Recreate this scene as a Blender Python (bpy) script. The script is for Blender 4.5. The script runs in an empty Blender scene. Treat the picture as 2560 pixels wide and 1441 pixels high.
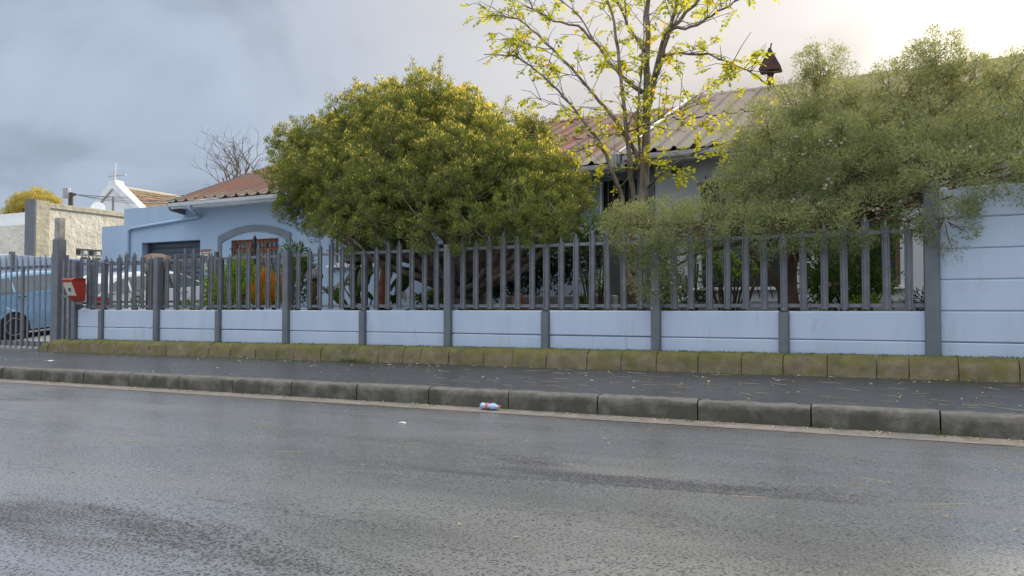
import bpy, bmesh, math, random
import numpy as np
from mathutils import Vector, Matrix

R = math.radians
sc = bpy.context.scene
col = sc.collection
rnd = random.Random(7)
rng = np.random.default_rng(11)

# ------------------------------------------------------------------ camera, sky, sun, exposure
# World frame: X runs along the fence, Y goes from the street into the property, fence plane at Y = 0.
FPX, PSI, PITCH = 1850.0, R(-25.893), math.atan(49.5 / 1850.0)
CAM = Vector((-0.589, -9.069, 1.0))
cam_d = bpy.data.cameras.new('camera')
cam_d.sensor_width = 36.0
cam_d.lens = FPX / 2560.0 * 36.0
cam_d.clip_start = 0.05
cam_d.clip_end = 2000
cam = bpy.data.objects.new('camera', cam_d)
col.objects.link(cam)
cam.location = CAM
cam.rotation_euler = (math.pi / 2 + PITCH, 0, -PSI)
sc.camera = cam

SUN_AZ, SUN_EL = R(19.0), R(20.3)          # from +Y towards +X
sdir = Vector((math.sin(SUN_AZ) * math.cos(SUN_EL), math.cos(SUN_AZ) * math.cos(SUN_EL), math.sin(SUN_EL)))
sun_d = bpy.data.lights.new('sun', 'SUN')
sun_d.energy = 5.0
sun_d.angle = R(4.0)
sun_d.color = (1.0, 0.84, 0.58)
sun = bpy.data.objects.new('sun', sun_d)
col.objects.link(sun)
sun.rotation_euler = sdir.to_track_quat('Z', 'Y').to_euler()

world = bpy.data.worlds.new('World')
sc.world = world
world.use_nodes = True
wt = world.node_tree
wt.nodes.clear()


class G:
    """tiny node-graph helper"""
    def __init__(self, tree):
        self.t = tree

    def n(self, kind, ins=None, **attrs):
        nd = self.t.nodes.new(kind)
        for k, v in attrs.items():
            setattr(nd, k, v)
        for k, v in (ins or {}).items():
            s = nd.inputs[k]
            if isinstance(v, bpy.types.NodeSocket):
                self.t.links.new(v, s)
            else:
                s.default_value = v
        return nd

    def math(self, op, a, b=0.0, c=0.0, clamp=False):
        nd = self.n('ShaderNodeMath', {0: a, 1: b, 2: c}, operation=op, use_clamp=clamp)
        return nd.outputs[0]

    def mix(self, f, a, b, blend='MIX'):
        nd = self.n('ShaderNodeMix', data_type='RGBA', blend_type=blend)
        for idx, v in ((0, f), (6, a), (7, b)):
            if isinstance(v, bpy.types.NodeSocket):
                self.t.links.new(v, nd.inputs[idx])
            else:
                nd.inputs[idx].default_value = v if idx == 0 else (tuple(v) + (1,))[:4]
        return nd.outputs[2]

    def noise(self, vec, scale, detail=4, rough=0.55, dist=0.0):
        return self.n('ShaderNodeTexNoise', {'Vector': vec, 'Scale': scale, 'Detail': detail, 'Roughness': rough, 'Distortion': dist}).outputs['Fac']

    def ramp(self, v, lo, hi, a=0.0, b=1.0):
        return self.n('ShaderNodeMapRange', {0: v, 1: lo, 2: hi, 3: a, 4: b}, interpolation_type='SMOOTHSTEP').outputs[0]


g = G(wt)
tc = g.n('ShaderNodeTexCoord').outputs['Generated']
sky = g.n('ShaderNodeTexSky', sky_type='NISHITA', sun_disc=False)
sky.sun_elevation = SUN_EL
sky.sun_rotation = SUN_AZ
sky.air_density, sky.dust_density, sky.ozone_density = 1.0, 1.5, 1.2
sep = g.n('ShaderNodeSeparateXYZ', {0: tc})
zz = g.math('MAXIMUM', sep.outputs[2], 0.0)
# cloud deck: direction projected onto a layer overhead
inv = g.math('DIVIDE', 1.0, g.math('ADD', zz, 0.48))
cv = g.n('ShaderNodeVectorMath', {0: tc}, operation='SCALE')
wt.links.new(inv, cv.inputs['Scale'])
cvec = g.n('ShaderNodeMapping', {'Vector': cv.outputs[0], 'Scale': (1.5, 1.7, 2.4), 'Location': (3.1, 0.7, 0.0)}).outputs[0]
n1 = g.noise(cvec, 1.5, 8, 0.50, 0.6)
n2 = g.noise(cvec, 0.7, 3, 0.5)
cd = g.n('ShaderNodeVectorMath', {0: tc, 1: tuple(sdir)}, operation='DOT_PRODUCT').outputs['Value']
# forward scattering near the sun, dark grey side-lit cloud, front-lit cloud opposite the sun
near = g.ramp(cd, 0.36, 0.93)
glow = g.math('POWER', g.math('MAXIMUM', cd, 0.0), 40.0)
anti = g.ramp(cd, 0.25, -0.75)
lum = g.math('ADD', 0.395, g.math('MULTIPLY', near, 0.165))
lum = g.math('ADD', lum, g.math('MULTIPLY', glow, 1.25))
lum = g.math('ADD', lum, g.math('MULTIPLY', anti, 0.22))
lum = g.math('MULTIPLY', lum, g.math('ADD', g.math('ADD', 1.0, g.math('MULTIPLY', zz, 0.55)), g.ramp(zz, 0.38, 1.0, 0.0, 4.0)))   # overcast deck brightens overhead; extra boost above view added as fill light
tex = g.math('ADD', g.math('MULTIPLY', g.ramp(n1, 0.37, 0.63), 0.34), g.math('MULTIPLY', g.ramp(n2, 0.3, 0.7), 0.20))
lum = g.math('MULTIPLY', lum, g.math('ADD', 0.81, tex))
tint = g.mix(near, (0.80, 0.955, 1.20), (1.05, 0.985, 0.935))
tint = g.mix(g.math('MINIMUM', glow, 1.0), tint, (1.16, 0.99, 0.70))
tint = g.mix(g.math('MULTIPLY', anti, 0.8), tint, (0.84, 0.97, 1.15))
tint = g.mix(g.ramp(zz, 0.35, 0.9), tint, (1.0, 0.985, 0.965))
cloud = g.n('ShaderNodeVectorMath', {0: tint}, operation='SCALE')
wt.links.new(g.math('MULTIPLY', lum, 10.0), cloud.inputs['Scale'])
cover = g.ramp(g.noise(cvec, 0.9, 5, 0.5), 0.18, 0.50, 0.72, 1.0)
skycol = g.mix(cover, sky.outputs[0], cloud.outputs[0])
bg = g.n('ShaderNodeBackground', {'Color': skycol, 'Strength': 0.1})
wo = g.n('ShaderNodeOutputWorld', {'Surface': bg.outputs[0]})

sc.view_settings.view_transform = 'Standard'
sc.view_settings.look = 'None'
sc.view_settings.exposure = 0.0
sc.view_settings.gamma = 1.0
sc.render.engine = 'CYCLES'
sc.cycles.max_bounces = 7
sc.cycles.transparent_max_bounces = 8
sc.cycles.use_denoising = True

# ------------------------------------------------------------------ helpers
_fw = Vector((math.sin(PSI) * math.cos(PITCH), math.cos(PSI) * math.cos(PITCH), math.sin(PITCH)))
_rt = Vector((math.cos(PSI), -math.sin(PSI), 0))
_up = _rt.cross(_fw)


def at(x, y, Y):
    """photograph pixel -> point on the plane at depth Y behind the fence line"""
    r = _fw * FPX + _rt * (x - 1280) - _up * (y - 720.5)
    return CAM + r * ((Y - CAM.y) / r.y)


def zg(X):
    """the street climbs a little along the fence"""
    return 0.006 * (X + 5.0)


def tag(o, label=None, cat=None, group=None, kind=None):
    for k, v in (('label', label), ('category', cat), ('group', group), ('kind', kind)):
        if v:
            o[k] = v
    return o


def empty(name, loc=(0, 0, 0), rz=0.0, parent=None):
    o = bpy.data.objects.new(name, None)
    o.empty_display_size = 0.1
    col.objects.link(o)
    o.location = loc
    o.rotation_euler = (0, 0, rz)
    o.parent = parent
    return o


def link(name, me, mat=None, parent=None, loc=None, bevel=0, rot=None):
    o = bpy.data.objects.new(name, me)
    col.objects.link(o)
    if mat and not me.materials:
        me.materials.append(mat)
    if loc is not None:
        o.location = loc
    if rot is not None:
        o.rotation_euler = rot
    o.parent = parent
    if bevel:
        b = o.modifiers.new('bevel', 'BEVEL')
        b.width = bevel
        b.segments = 2
        b.limit_method = 'ANGLE'
        b.angle_limit = R(35)
    return o


class MB:
    def __init__(self):
        self.v, self.f = [], []

    def add(self, vs, fs):
        b = len(self.v)
        self.v += [tuple(p) for p in vs]
        self.f += [tuple(i + b for i in q) for q in fs]
        return self

    def box(self, x0, x1, y0, y1, z0, z1):
        return self.add([(x0, y0, z0), (x1, y0, z0), (x1, y1, z0), (x0, y1, z0), (x0, y0, z1), (x1, y0, z1), (x1, y1, z1), (x0, y1, z1)],
                        [(3, 2, 1, 0), (4, 5, 6, 7), (0, 1, 5, 4), (1, 2, 6, 5), (2, 3, 7, 6), (3, 0, 4, 7)])

    def prism(self, poly, a0, a1, ax='x'):
        """2-D polygon swept along an axis; ax='x': poly is (y, z); 'y': (x, z); 'z': (x, y)"""
        m = {'x': lambda p, a: (a, p[0], p[1]), 'y': lambda p, a: (p[0], a, p[1]), 'z': lambda p, a: (p[0], p[1], a)}[ax]
        n = len(poly)
        vs = [m(p, a0) for p in poly] + [m(p, a1) for p in poly]
        fs = [tuple(range(n))[::-1], tuple(range(n, 2 * n))] + [(i, (i + 1) % n, n + (i + 1) % n, n + i) for i in range(n)]
        return self.add(vs, fs)

    def tube(self, pts, rads, n=8, cap=True):
        pts = [Vector(p) for p in pts]
        if not isinstance(rads, (list, tuple)):
            rads = [rads] * len(pts)
        vs, fs = [], []
        ref = None
        for i, p in enumerate(pts):
            d = (pts[min(i + 1, len(pts) - 1)] - pts[max(i - 1, 0)])
            if d.length < 1e-9:
                d = Vector((0, 0, 1))
            d.normalize()
            if ref is None:
                ref = Vector((1, 0, 0)) if abs(d.x) < 0.8 else Vector((0, 1, 0))
            u = (ref - d * ref.dot(d)).normalized()
            w = d.cross(u)
            ref = u
            for k in range(n):
                a = 2 * math.pi * k / n
                vs.append(p + (u * math.cos(a) + w * math.sin(a)) * rads[i])
        for i in range(len(pts) - 1):
            for k in range(n):
                fs.append((i * n + k, i * n + (k + 1) % n, (i + 1) * n + (k + 1) % n, (i + 1) * n + k))
        if cap:
            fs.append(tuple(range(n))[::-1])
            e = (len(pts) - 1) * n
            fs.append(tuple(range(e, e + n)))
        return self.add(vs, fs)

    def lathe(self, prof, n=20, o=(0, 0, 0), ax='z'):
        vs, fs = [], []
        for r, h in prof:
            for k in range(n):
                a = 2 * math.pi * k / n
                c, s = r * math.cos(a), r * math.sin(a)
                p = {'z': (c, s, h), 'y': (c, h, s), 'x': (h, c, s)}[ax]
                vs.append((p[0] + o[0], p[1] + o[1], p[2] + o[2]))
        for i in range(len(prof) - 1):
            for k in range(n):
                fs.append((i * n + k, i * n + (k + 1) % n, (i + 1) * n + (k + 1) % n, (i + 1) * n + k))
        fs.append(tuple(range(n))[::-1])
        e = (len(prof) - 1) * n
        fs.append(tuple(range(e, e + n)))
        return self.add(vs, fs)

    def mesh(self, name, smooth=False):
        me = bpy.data.meshes.new(name)
        me.from_pydata(self.v, [], self.f)
        bm = bmesh.new()
        bm.from_mesh(me)
        bmesh.ops.recalc_face_normals(bm, faces=bm.faces)
        bm.to_mesh(me)
        bm.free()
        if smooth:
            me.polygons.foreach_set('use_smooth', [True] * len(me.polygons))
        return me

    def build(self, name, mat, parent=None, smooth=False, bevel=0, loc=None, rot=None):
        return link(name, self.mesh(name, smooth), mat, parent, loc, bevel, rot)


def quads_mesh(name, V, tint=None, nv=4):
    """numpy array (n, nv, 3) -> mesh of n separate faces with a per-vertex 'tint' attribute"""
    n = V.shape[0]
    me = bpy.data.meshes.new(name)
    me.vertices.add(n * nv)
    me.vertices.foreach_set('co', V.reshape(-1).astype(np.float32))
    me.loops.add(n * nv)
    me.loops.foreach_set('vertex_index', np.arange(n * nv, dtype=np.int32))
    me.polygons.add(n)
    me.polygons.foreach_set('loop_start', np.arange(0, n * nv, nv, dtype=np.int32))
    me.update()
    if tint is not None:
        a = me.attributes.new('tint', 'FLOAT', 'POINT')
        a.data.foreach_set('value', np.repeat(tint, nv).astype(np.float32))
    return me


def unit(a):
    return a / np.maximum(np.linalg.norm(a, axis=-1, keepdims=True), 1e-9)


def leaf_quads(base, d, L, W):
    """diamond leaves: base points, directions, length and width per leaf"""
    n = len(base)
    s = unit(np.cross(d, unit(rng.normal(size=(n, 3)))))
    L = np.asarray(L).reshape(-1, 1)
    W = np.asarray(W).reshape(-1, 1)
    m = base + d * L * 0.45
    return np.stack([base, m + s * W * 0.5, base + d * L, m - s * W * 0.5], axis=1)


# ------------------------------------------------------------------ materials
def mat(name, c, rough=0.7, c2=None, scale=4.0, lo=0.35, hi=0.65, bump=0.0, bscale=60.0, spec=0.4, metal=0.0, coat=0.0,
        dirt=None, dscale=1.3, dlo=0.55, dhi=0.75, damt=0.6, stretch=None, detail=5, bdist=0.004, drip=None):
    m = bpy.data.materials.new(name)
    m.use_nodes = True
    t = m.node_tree
    p = t.nodes['Principled BSDF']
    k = G(t)
    pos = k.n('ShaderNodeNewGeometry').outputs['Position']
    vec = pos
    if stretch:
        vec = k.n('ShaderNodeMapping', {'Vector': pos, 'Scale': stretch}).outputs[0]
    c2 = c2 or tuple(x * 0.82 for x in c)
    base = k.mix(k.ramp(k.noise(vec, scale, detail), lo, hi), c, c2)
    if dirt:
        base = k.mix(k.math('MULTIPLY', k.ramp(k.noise(vec, dscale, 7, 0.62), dlo, dhi), damt), base, dirt)
    if drip:
        dv = k.n('ShaderNodeMapping', {'Vector': pos, 'Scale': (7.0, 7.0, 0.55)}).outputs[0]
        dm = k.math('MULTIPLY', k.ramp(k.noise(dv, 1.6, 4, 0.6), 0.56, 0.74), k.ramp(k.noise(pos, 0.8, 3), 0.40, 0.62))
        sp_ = k.ramp(k.noise(pos, 16, 3, 0.5), 0.71, 0.77)
        base = k.mix(k.math('MULTIPLY', dm, 0.38), base, drip)
        base = k.mix(k.math('MULTIPLY', sp_, 0.45), base, tuple(x * 0.6 for x in drip))
    t.links.new(base, p.inputs['Base Color'])
    rr = k.math('ADD', rough, k.math('MULTIPLY', k.math('SUBTRACT', k.noise(pos, scale * 2.3, 3), 0.5), 0.22), clamp=True)
    t.links.new(rr, p.inputs['Roughness'])
    p.inputs['Specular IOR Level'].default_value = spec
    p.inputs['Metallic'].default_value = metal
    p.inputs['Coat Weight'].default_value = coat
    p.inputs['Coat Roughness'].default_value = 0.08
    if bump:
        b = k.n('ShaderNodeBump', {'Strength': bump, 'Distance': bdist, 'Height': k.noise(pos, bscale, 5, 0.6)})
        t.links.new(b.outputs[0], p.inputs['Normal'])
    return m


def leafmat(name, c1, c2, c3=None, trans=0.45, rough=0.55, tcol=None, spec=0.25):
    """leaf: reflecting and letting light through; c1..c2 chosen leaf by leaf"""
    m = bpy.data.materials.new(name)
    m.use_nodes = True
    t = m.node_tree
    p = t.nodes['Principled BSDF']
    k = G(t)
    a = k.n('ShaderNodeAttribute', attribute_name='tint').outputs['Fac']
    c = k.mix(a, c1, c2)
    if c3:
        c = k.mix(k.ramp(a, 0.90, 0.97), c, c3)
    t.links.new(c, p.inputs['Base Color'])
    p.inputs['Roughness'].default_value = rough
    p.inputs['Specular IOR Level'].default_value = spec
    tl = k.n('ShaderNodeBsdfTranslucent', {'Color': k.mix(1.0, c, tcol or (1.9, 1.75, 0.9), 'MULTIPLY')})
    mx = k.n('ShaderNodeMixShader', {0: trans, 1: p.outputs[0], 2: tl.outputs[0]})
    t.links.new(mx.outputs[0], t.nodes['Material Output'].inputs['Surface'])
    return m


M = {}
M['paint'] = mat('pale_blue_wall_paint', (0.455, 0.535, 0.665), 0.6, (0.42, 0.50, 0.625), 1.6, bump=0.25, bscale=45, dirt=(0.30, 0.31, 0.31), dscale=3.0, dlo=0.56, dhi=0.85, damt=0.55, stretch=(1.6, 1, 0.7), drip=(0.30, 0.30, 0.28), bdist=0.002)
M['house'] = mat('house_wall_paint', (0.355, 0.465, 0.60), 0.65, (0.325, 0.43, 0.56), 0.9, bump=0.3, bscale=30, dirt=(0.40, 0.40, 0.39), dscale=0.8, dlo=0.56, dhi=0.9, damt=0.35, stretch=(1, 1, 0.35), bdist=0.003, drip=(0.30, 0.30, 0.28))
M['house_b'] = mat('house_wall_paint_pale', (0.55, 0.58, 0.62), 0.65, (0.51, 0.54, 0.58), 0.9, bump=0.3, bscale=30, dirt=(0.36, 0.36, 0.35), dscale=0.8, dlo=0.56, dhi=0.9, damt=0.35, stretch=(1, 1, 0.35), bdist=0.003, drip=(0.30, 0.30, 0.28))
M['grey'] = mat('dark_grey_paint', (0.145, 0.155, 0.175), 0.5, (0.12, 0.131, 0.152), 6, bump=0.15, bscale=80, dirt=(0.17, 0.165, 0.155), dscale=5, dlo=0.6, dhi=0.8, damt=0.5, spec=0.45)
M['steel'] = mat('grey_painted_steel', (0.16, 0.17, 0.19), 0.42, (0.125, 0.136, 0.157), 6, spec=0.5, bump=0.06, bscale=40, dirt=(0.16, 0.13, 0.105), dscale=7, dlo=0.60, dhi=0.78, damt=0.5)
M['trim'] = mat('grey_plaster_trim', (0.20, 0.225, 0.265), 0.7, bump=0.2, bscale=50)
M['cream'] = mat('rough_cream_plaster', (0.70, 0.67, 0.60), 0.85, (0.62, 0.59, 0.52), 1.2, bump=0.9, bscale=5.5, bdist=0.07, dirt=(0.55, 0.52, 0.44), dscale=1.4, damt=0.35)
M['beige'] = mat('beige_plaster', (0.50, 0.47, 0.38), 0.85, bump=0.8, bscale=6, bdist=0.05)
M['white'] = mat('white_gloss_paint', (0.76, 0.78, 0.80), 0.4, (0.68, 0.70, 0.72), 3, dirt=(0.42, 0.41, 0.38), dscale=3.2, dlo=0.6, dhi=0.8, damt=0.5)
M['whitewall'] = mat('white_plaster', (0.72, 0.75, 0.79), 0.7, (0.66, 0.69, 0.73), 0.7, dirt=(0.45, 0.46, 0.47), dscale=0.6, damt=0.4)
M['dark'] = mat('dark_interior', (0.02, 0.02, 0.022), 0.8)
M['iron'] = mat('black_iron', (0.03, 0.031, 0.034), 0.5, spec=0.4)
M['wood'] = mat('varnished_window_wood', (0.32, 0.11, 0.045), 0.4, (0.22, 0.07, 0.03), 9, stretch=(1, 1, 6))
M['curtain'] = mat('pale_curtain', (0.62, 0.62, 0.62), 0.85, (0.42, 0.42, 0.43), 14, stretch=(1, 1, 0.05))
M['bark'] = mat('grey_brown_bark', (0.27, 0.225, 0.185), 0.9, (0.13, 0.105, 0.085), 14, bump=1.0, bscale=22, stretch=(1, 1, 0.25), bdist=0.02)
M['redbark'] = mat('red_brown_bark', (0.17, 0.105, 0.075), 0.9, (0.09, 0.06, 0.045), 12, bump=1.0, bscale=25, stretch=(1, 1, 0.2), bdist=0.02)
M['twig'] = mat('twig_bark', (0.17, 0.13, 0.10), 0.85, (0.10, 0.08, 0.06), 10)
M['soil'] = mat('garden_soil', (0.07, 0.055, 0.04), 0.95, (0.045, 0.038, 0.028), 5, bump=0.8, bscale=25, bdist=0.03)
M['concrete'] = mat('driveway_concrete', (0.34, 0.33, 0.30), 0.75, (0.26, 0.25, 0.23), 2.5, bump=0.3, bscale=60)
M['gutterstrip'] = mat('gutter_channel_concrete', (0.27, 0.235, 0.205), 0.6, (0.19, 0.17, 0.15), 7, bump=0.3, bscale=90, dirt=(0.10, 0.085, 0.06), dscale=5, damt=0.7)
M['terrain'] = mat('open_ground', (0.12, 0.115, 0.09), 0.95, scale=0.3)
M['litter'] = leafmat('dry_leaf_litter', (0.36, 0.29, 0.17), (0.58, 0.52, 0.38), (0.50, 0.37, 0.06), trans=0.15, tcol=(1, 1, 1))
M['glass'] = mat('window_glass', (0.035, 0.042, 0.048), 0.08, spec=0.8)
M['carglass'] = mat('car_glass_reflection_tone', (0.10, 0.14, 0.165), 0.16, (0.08, 0.11, 0.13), 3, spec=0.45)  # blue-grey base stands in for reflected sky and the cabin inside
M['tyre'] = mat('tyre_rubber', (0.02, 0.02, 0.021), 0.75)
M['rim'] = mat('wheel_alloy', (0.45, 0.46, 0.47), 0.35, metal=0.7)
M['bluecar'] = mat('light_blue_car_paint', (0.19, 0.36, 0.56), 0.28, (0.17, 0.33, 0.52), 1, metal=0.2, coat=0.9)
M['silver'] = mat('silver_white_car_paint', (0.78, 0.81, 0.86), 0.25, (0.74, 0.77, 0.82), 1, metal=0.0, coat=0.9)
M['plastic'] = mat('black_plastic', (0.025, 0.026, 0.028), 0.5)
M['lamp_red'] = mat('red_lamp_plastic', (0.55, 0.012, 0.035), 0.15, coat=0.8)
M['lamp_clear'] = mat('clear_lamp_plastic', (0.75, 0.75, 0.75), 0.2, coat=0.5)
M['red'] = mat('red_letterbox_paint', (0.36, 0.042, 0.026), 0.45, (0.30, 0.036, 0.024), 8, dirt=(0.18, 0.05, 0.04), dscale=9, damt=0.5)
M['label'] = mat('printed_plate', (0.60, 0.58, 0.50), 0.5, (0.52, 0.50, 0.43), 30)
M['ink'] = mat('black_print', (0.03, 0.03, 0.03), 0.6)
M['signred'] = mat('sign_red_band', (0.30, 0.10, 0.09), 0.5)
M['signwhite'] = mat('sign_white', (0.62, 0.61, 0.56), 0.5)
M['signgrey'] = mat('sign_dark_grey', (0.10, 0.105, 0.115), 0.5)
M['stone'] = mat('grey_rough_stone', (0.34, 0.33, 0.32), 0.85, (0.24, 0.235, 0.23), 9, bump=0.7, bscale=25, bdist=0.015)
M['planter'] = mat('grey_plaster_planter', (0.36, 0.37, 0.38), 0.85, (0.29, 0.30, 0.31), 6, bump=0.5, bscale=20)
M['stump'] = mat('weathered_stump_wood', (0.15, 0.105, 0.07), 0.85, (0.065, 0.045, 0.03), 9, bump=0.9, bscale=25, stretch=(1, 1, 0.25), bdist=0.02)
M['rust'] = mat('reddish_stone', (0.30, 0.12, 0.055), 0.85, (0.19, 0.075, 0.04), 12, bump=0.7, bscale=30)
M['rooftile'] = mat('brown_roof_tile', (0.23, 0.17, 0.115), 0.85, (0.15, 0.11, 0.08), 3)
M['rusty'] = mat('rusty_flue_steel', (0.10, 0.042, 0.03), 0.6, (0.055, 0.03, 0.026), 7, metal=0.2)
M['pole'] = mat('creosote_pole', (0.10, 0.08, 0.06), 0.9)
M['galv'] = mat('galvanised_steel', (0.42, 0.44, 0.46), 0.45, metal=0.6)
M['shutter'] = mat('dark_grey_garage_door', (0.105, 0.125, 0.155), 0.5, (0.095, 0.115, 0.14), 3)
M['bottle'] = mat('blue_tinted_plastic', (0.36, 0.50, 0.74), 0.18, (0.30, 0.44, 0.70), 30, coat=0.8, spec=0.6)
M['orange'] = mat('orange_red_cap', (0.75, 0.13, 0.05), 0.35)
M['bronze'] = mat('brown_carved_wood', (0.21, 0.13, 0.085), 0.7, (0.12, 0.075, 0.05), 12, bump=0.6, bscale=30)

# leaves
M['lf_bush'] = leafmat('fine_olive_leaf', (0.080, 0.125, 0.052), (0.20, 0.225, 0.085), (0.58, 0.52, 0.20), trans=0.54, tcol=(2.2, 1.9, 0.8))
M['lf_tea'] = leafmat('fine_grey_green_leaf', (0.152, 0.196, 0.108), (0.27, 0.305, 0.172), (0.40, 0.355, 0.22), trans=0.50, tcol=(2.0, 1.75, 1.0))
M['lf_locust'] = leafmat('yellow_green_locust_leaf', (0.19, 0.25, 0.03), (0.38, 0.36, 0.04), (0.50, 0.34, 0.05), trans=0.62, tcol=(1.9, 1.75, 0.8))
M['lf_bright'] = leafmat('bright_green_leaf', (0.10, 0.20, 0.025), (0.20, 0.30, 0.045), trans=0.4)
M['lf_dark'] = leafmat('dark_green_leaf', (0.025, 0.048, 0.02), (0.055, 0.085, 0.03), trans=0.25, rough=0.35, spec=0.4)
M['lf_mid'] = leafmat('mid_green_leaf', (0.065, 0.13, 0.035), (0.14, 0.22, 0.055), trans=0.4, rough=0.45)
M['lf_fern'] = leafmat('blue_green_frond', (0.035, 0.10, 0.045), (0.07, 0.16, 0.07), trans=0.3, rough=0.4)
M['lf_fire'] = leafmat('orange_succulent_stem', (0.30, 0.30, 0.03), (0.72, 0.27, 0.02), trans=0.25, tcol=(1.2, 1.1, 0.9))
M['lf_banana'] = leafmat('broad_glossy_leaf', (0.035, 0.085, 0.02), (0.075, 0.14, 0.035), trans=0.3, rough=0.3, spec=0.5)
M['lf_dry'] = leafmat('dead_grey_leaf', (0.34, 0.33, 0.28), (0.48, 0.46, 0.40), trans=0.2, tcol=(1, 1, 1))
M['lf_far'] = leafmat('yellow_far_leaf', (0.34, 0.31, 0.09), (0.60, 0.52, 0.18), trans=0.4, tcol=(1.3, 1.2, 0.8))
M['lf_grass'] = leafmat('grass_blade', (0.05, 0.10, 0.02), (0.13, 0.17, 0.03), trans=0.3)
M['petal'] = leafmat('white_petal', (0.56, 0.50, 0.52), (0.72, 0.67, 0.68), trans=0.3, tcol=(1, 1, 1))


def asphalt(name, dry, wet, agg, film, rlo, rhi, streak, bstr, wfilm, coat_ior=1.8):
    m = bpy.data.materials.new(name)
    m.use_nodes = True
    t = m.node_tree
    p = t.nodes['Principled BSDF']
    k = G(t)
    pos = k.n('ShaderNodeNewGeometry').outputs['Position']
    lane = k.n('ShaderNodeMapping', {'Vector': pos, 'Scale': (0.30, 1.5, 1), 'Rotation': (0, 0, R(3))}).outputs[0]
    sm = k.noise(lane, 1.1, 6, 0.58, 0.4)
    big = k.noise(k.n('ShaderNodeMapping', {'Vector': pos, 'Scale': (0.55, 1.3, 1), 'Rotation': (0, 0, R(-5))}).outputs[0], 0.75, 6, 0.58, 0.3)
    fine = k.noise(pos, 60, 4, 0.7)
    vor = k.n('ShaderNodeTexVoronoi', {'Vector': pos, 'Scale': 115.0, 'Randomness': 1.0}, feature='F1').outputs['Distance']
    strk = k.ramp(k.noise(k.n('ShaderNodeMapping', {'Vector': pos, 'Scale': (0.22, 1.35, 1), 'Rotation': (0, 0, R(-4)), 'Location': (5.3, 2.2, 0)}).outputs[0], 0.9, 5, 0.6, 0.5), 0.56, 0.70)
    pits = k.ramp(k.math('ADD', k.noise(pos, 70, 2, 0.65), k.math('MULTIPLY', strk, 0.10 * streak)), 0.50, 0.64)
    c = k.mix(k.ramp(sm, 0.35, 0.68), dry, wet)
    c = k.mix(k.math('MULTIPLY', k.ramp(fine, 0.45, 0.8), 0.6), c, agg)
    c = k.mix(k.math('MULTIPLY', pits, 0.85), c, (0.04, 0.042, 0.046))
    c = k.mix(k.math('MULTIPLY', strk, 0.55 * streak), c, (0.045, 0.047, 0.05))
    t.links.new(c, p.inputs['Base Color'])
    # water film: smoother where it lies, broken up by stone tips and oily tyre streaks
    fl = k.math('MULTIPLY', k.ramp(big, 0.32, 0.58), film)
    st = k.math('MULTIPLY', strk, streak)
    ro = k.math('SUBTRACT', rhi, k.math('MULTIPLY', fl, rhi - rlo))
    ro = k.math('ADD', ro, k.math('MULTIPLY', st, 0.45))
    ro = k.math('ADD', ro, k.math('MULTIPLY', k.math('SUBTRACT', fine, 0.5), 0.25), clamp=True)
    t.links.new(ro, p.inputs['Roughness'])
    sp = k.math('SUBTRACT', 0.95, k.math('MULTIPLY', st, 0.45))
    sp = k.math('MULTIPLY', sp, k.math('SUBTRACT', 1.0, k.math('MULTIPLY', pits, 0.75)))
    t.links.new(sp, p.inputs['Specular IOR Level'])
    h = k.math('ADD', k.math('MULTIPLY', vor, 0.8), k.math('MULTIPLY', fine, 0.7))
    cw = k.math('MULTIPLY', k.math('SUBTRACT', 1.0, k.math('MULTIPLY', pits, 0.9)), k.math('SUBTRACT', 1.0, k.math('MULTIPLY', st, 0.85)))
    cw = k.math('MULTIPLY', cw, k.math('ADD', wfilm * 0.45, k.math('MULTIPLY', fl, wfilm * 0.55 / film)))
    t.links.new(cw, p.inputs['Coat Weight'])
    p.inputs['Coat IOR'].default_value = coat_ior
    t.links.new(k.math('SUBTRACT', k.math('ADD', 0.26, k.math('MULTIPLY', fine, 0.16)), k.math('MULTIPLY', fl, 0.08)), p.inputs['Coat Roughness'])
    bc = k.n('ShaderNodeBump', {'Strength': 0.12, 'Distance': 0.006, 'Height': k.noise(pos, 45, 3, 0.6)})
    t.links.new(bc.outputs[0], p.inputs['Coat Normal'])
    b1 = k.n('ShaderNodeBump', {'Strength': bstr, 'Distance': 0.006, 'Height': h})
    b2 = k.n('ShaderNodeBump', {'Strength': 0.25, 'Distance': 0.02, 'Height': k.noise(pos, 7, 4, 0.6), 'Normal': b1.outputs[0]})
    t.links.new(b2.outputs[0], p.inputs['Normal'])
    return m


M['road'] = asphalt('wet_road_asphalt', (0.165, 0.163, 0.164), (0.12, 0.12, 0.123), (0.25, 0.247, 0.246), 1.0, 0.28, 0.40, 0.9, 0.14, 1.0, 3.2)
M['pave'] = asphalt('damp_pavement_asphalt', (0.040, 0.041, 0.047), (0.027, 0.028, 0.034), (0.085, 0.085, 0.09), 0.7, 0.33, 0.55, 0.4, 0.25, 0.30)


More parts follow.
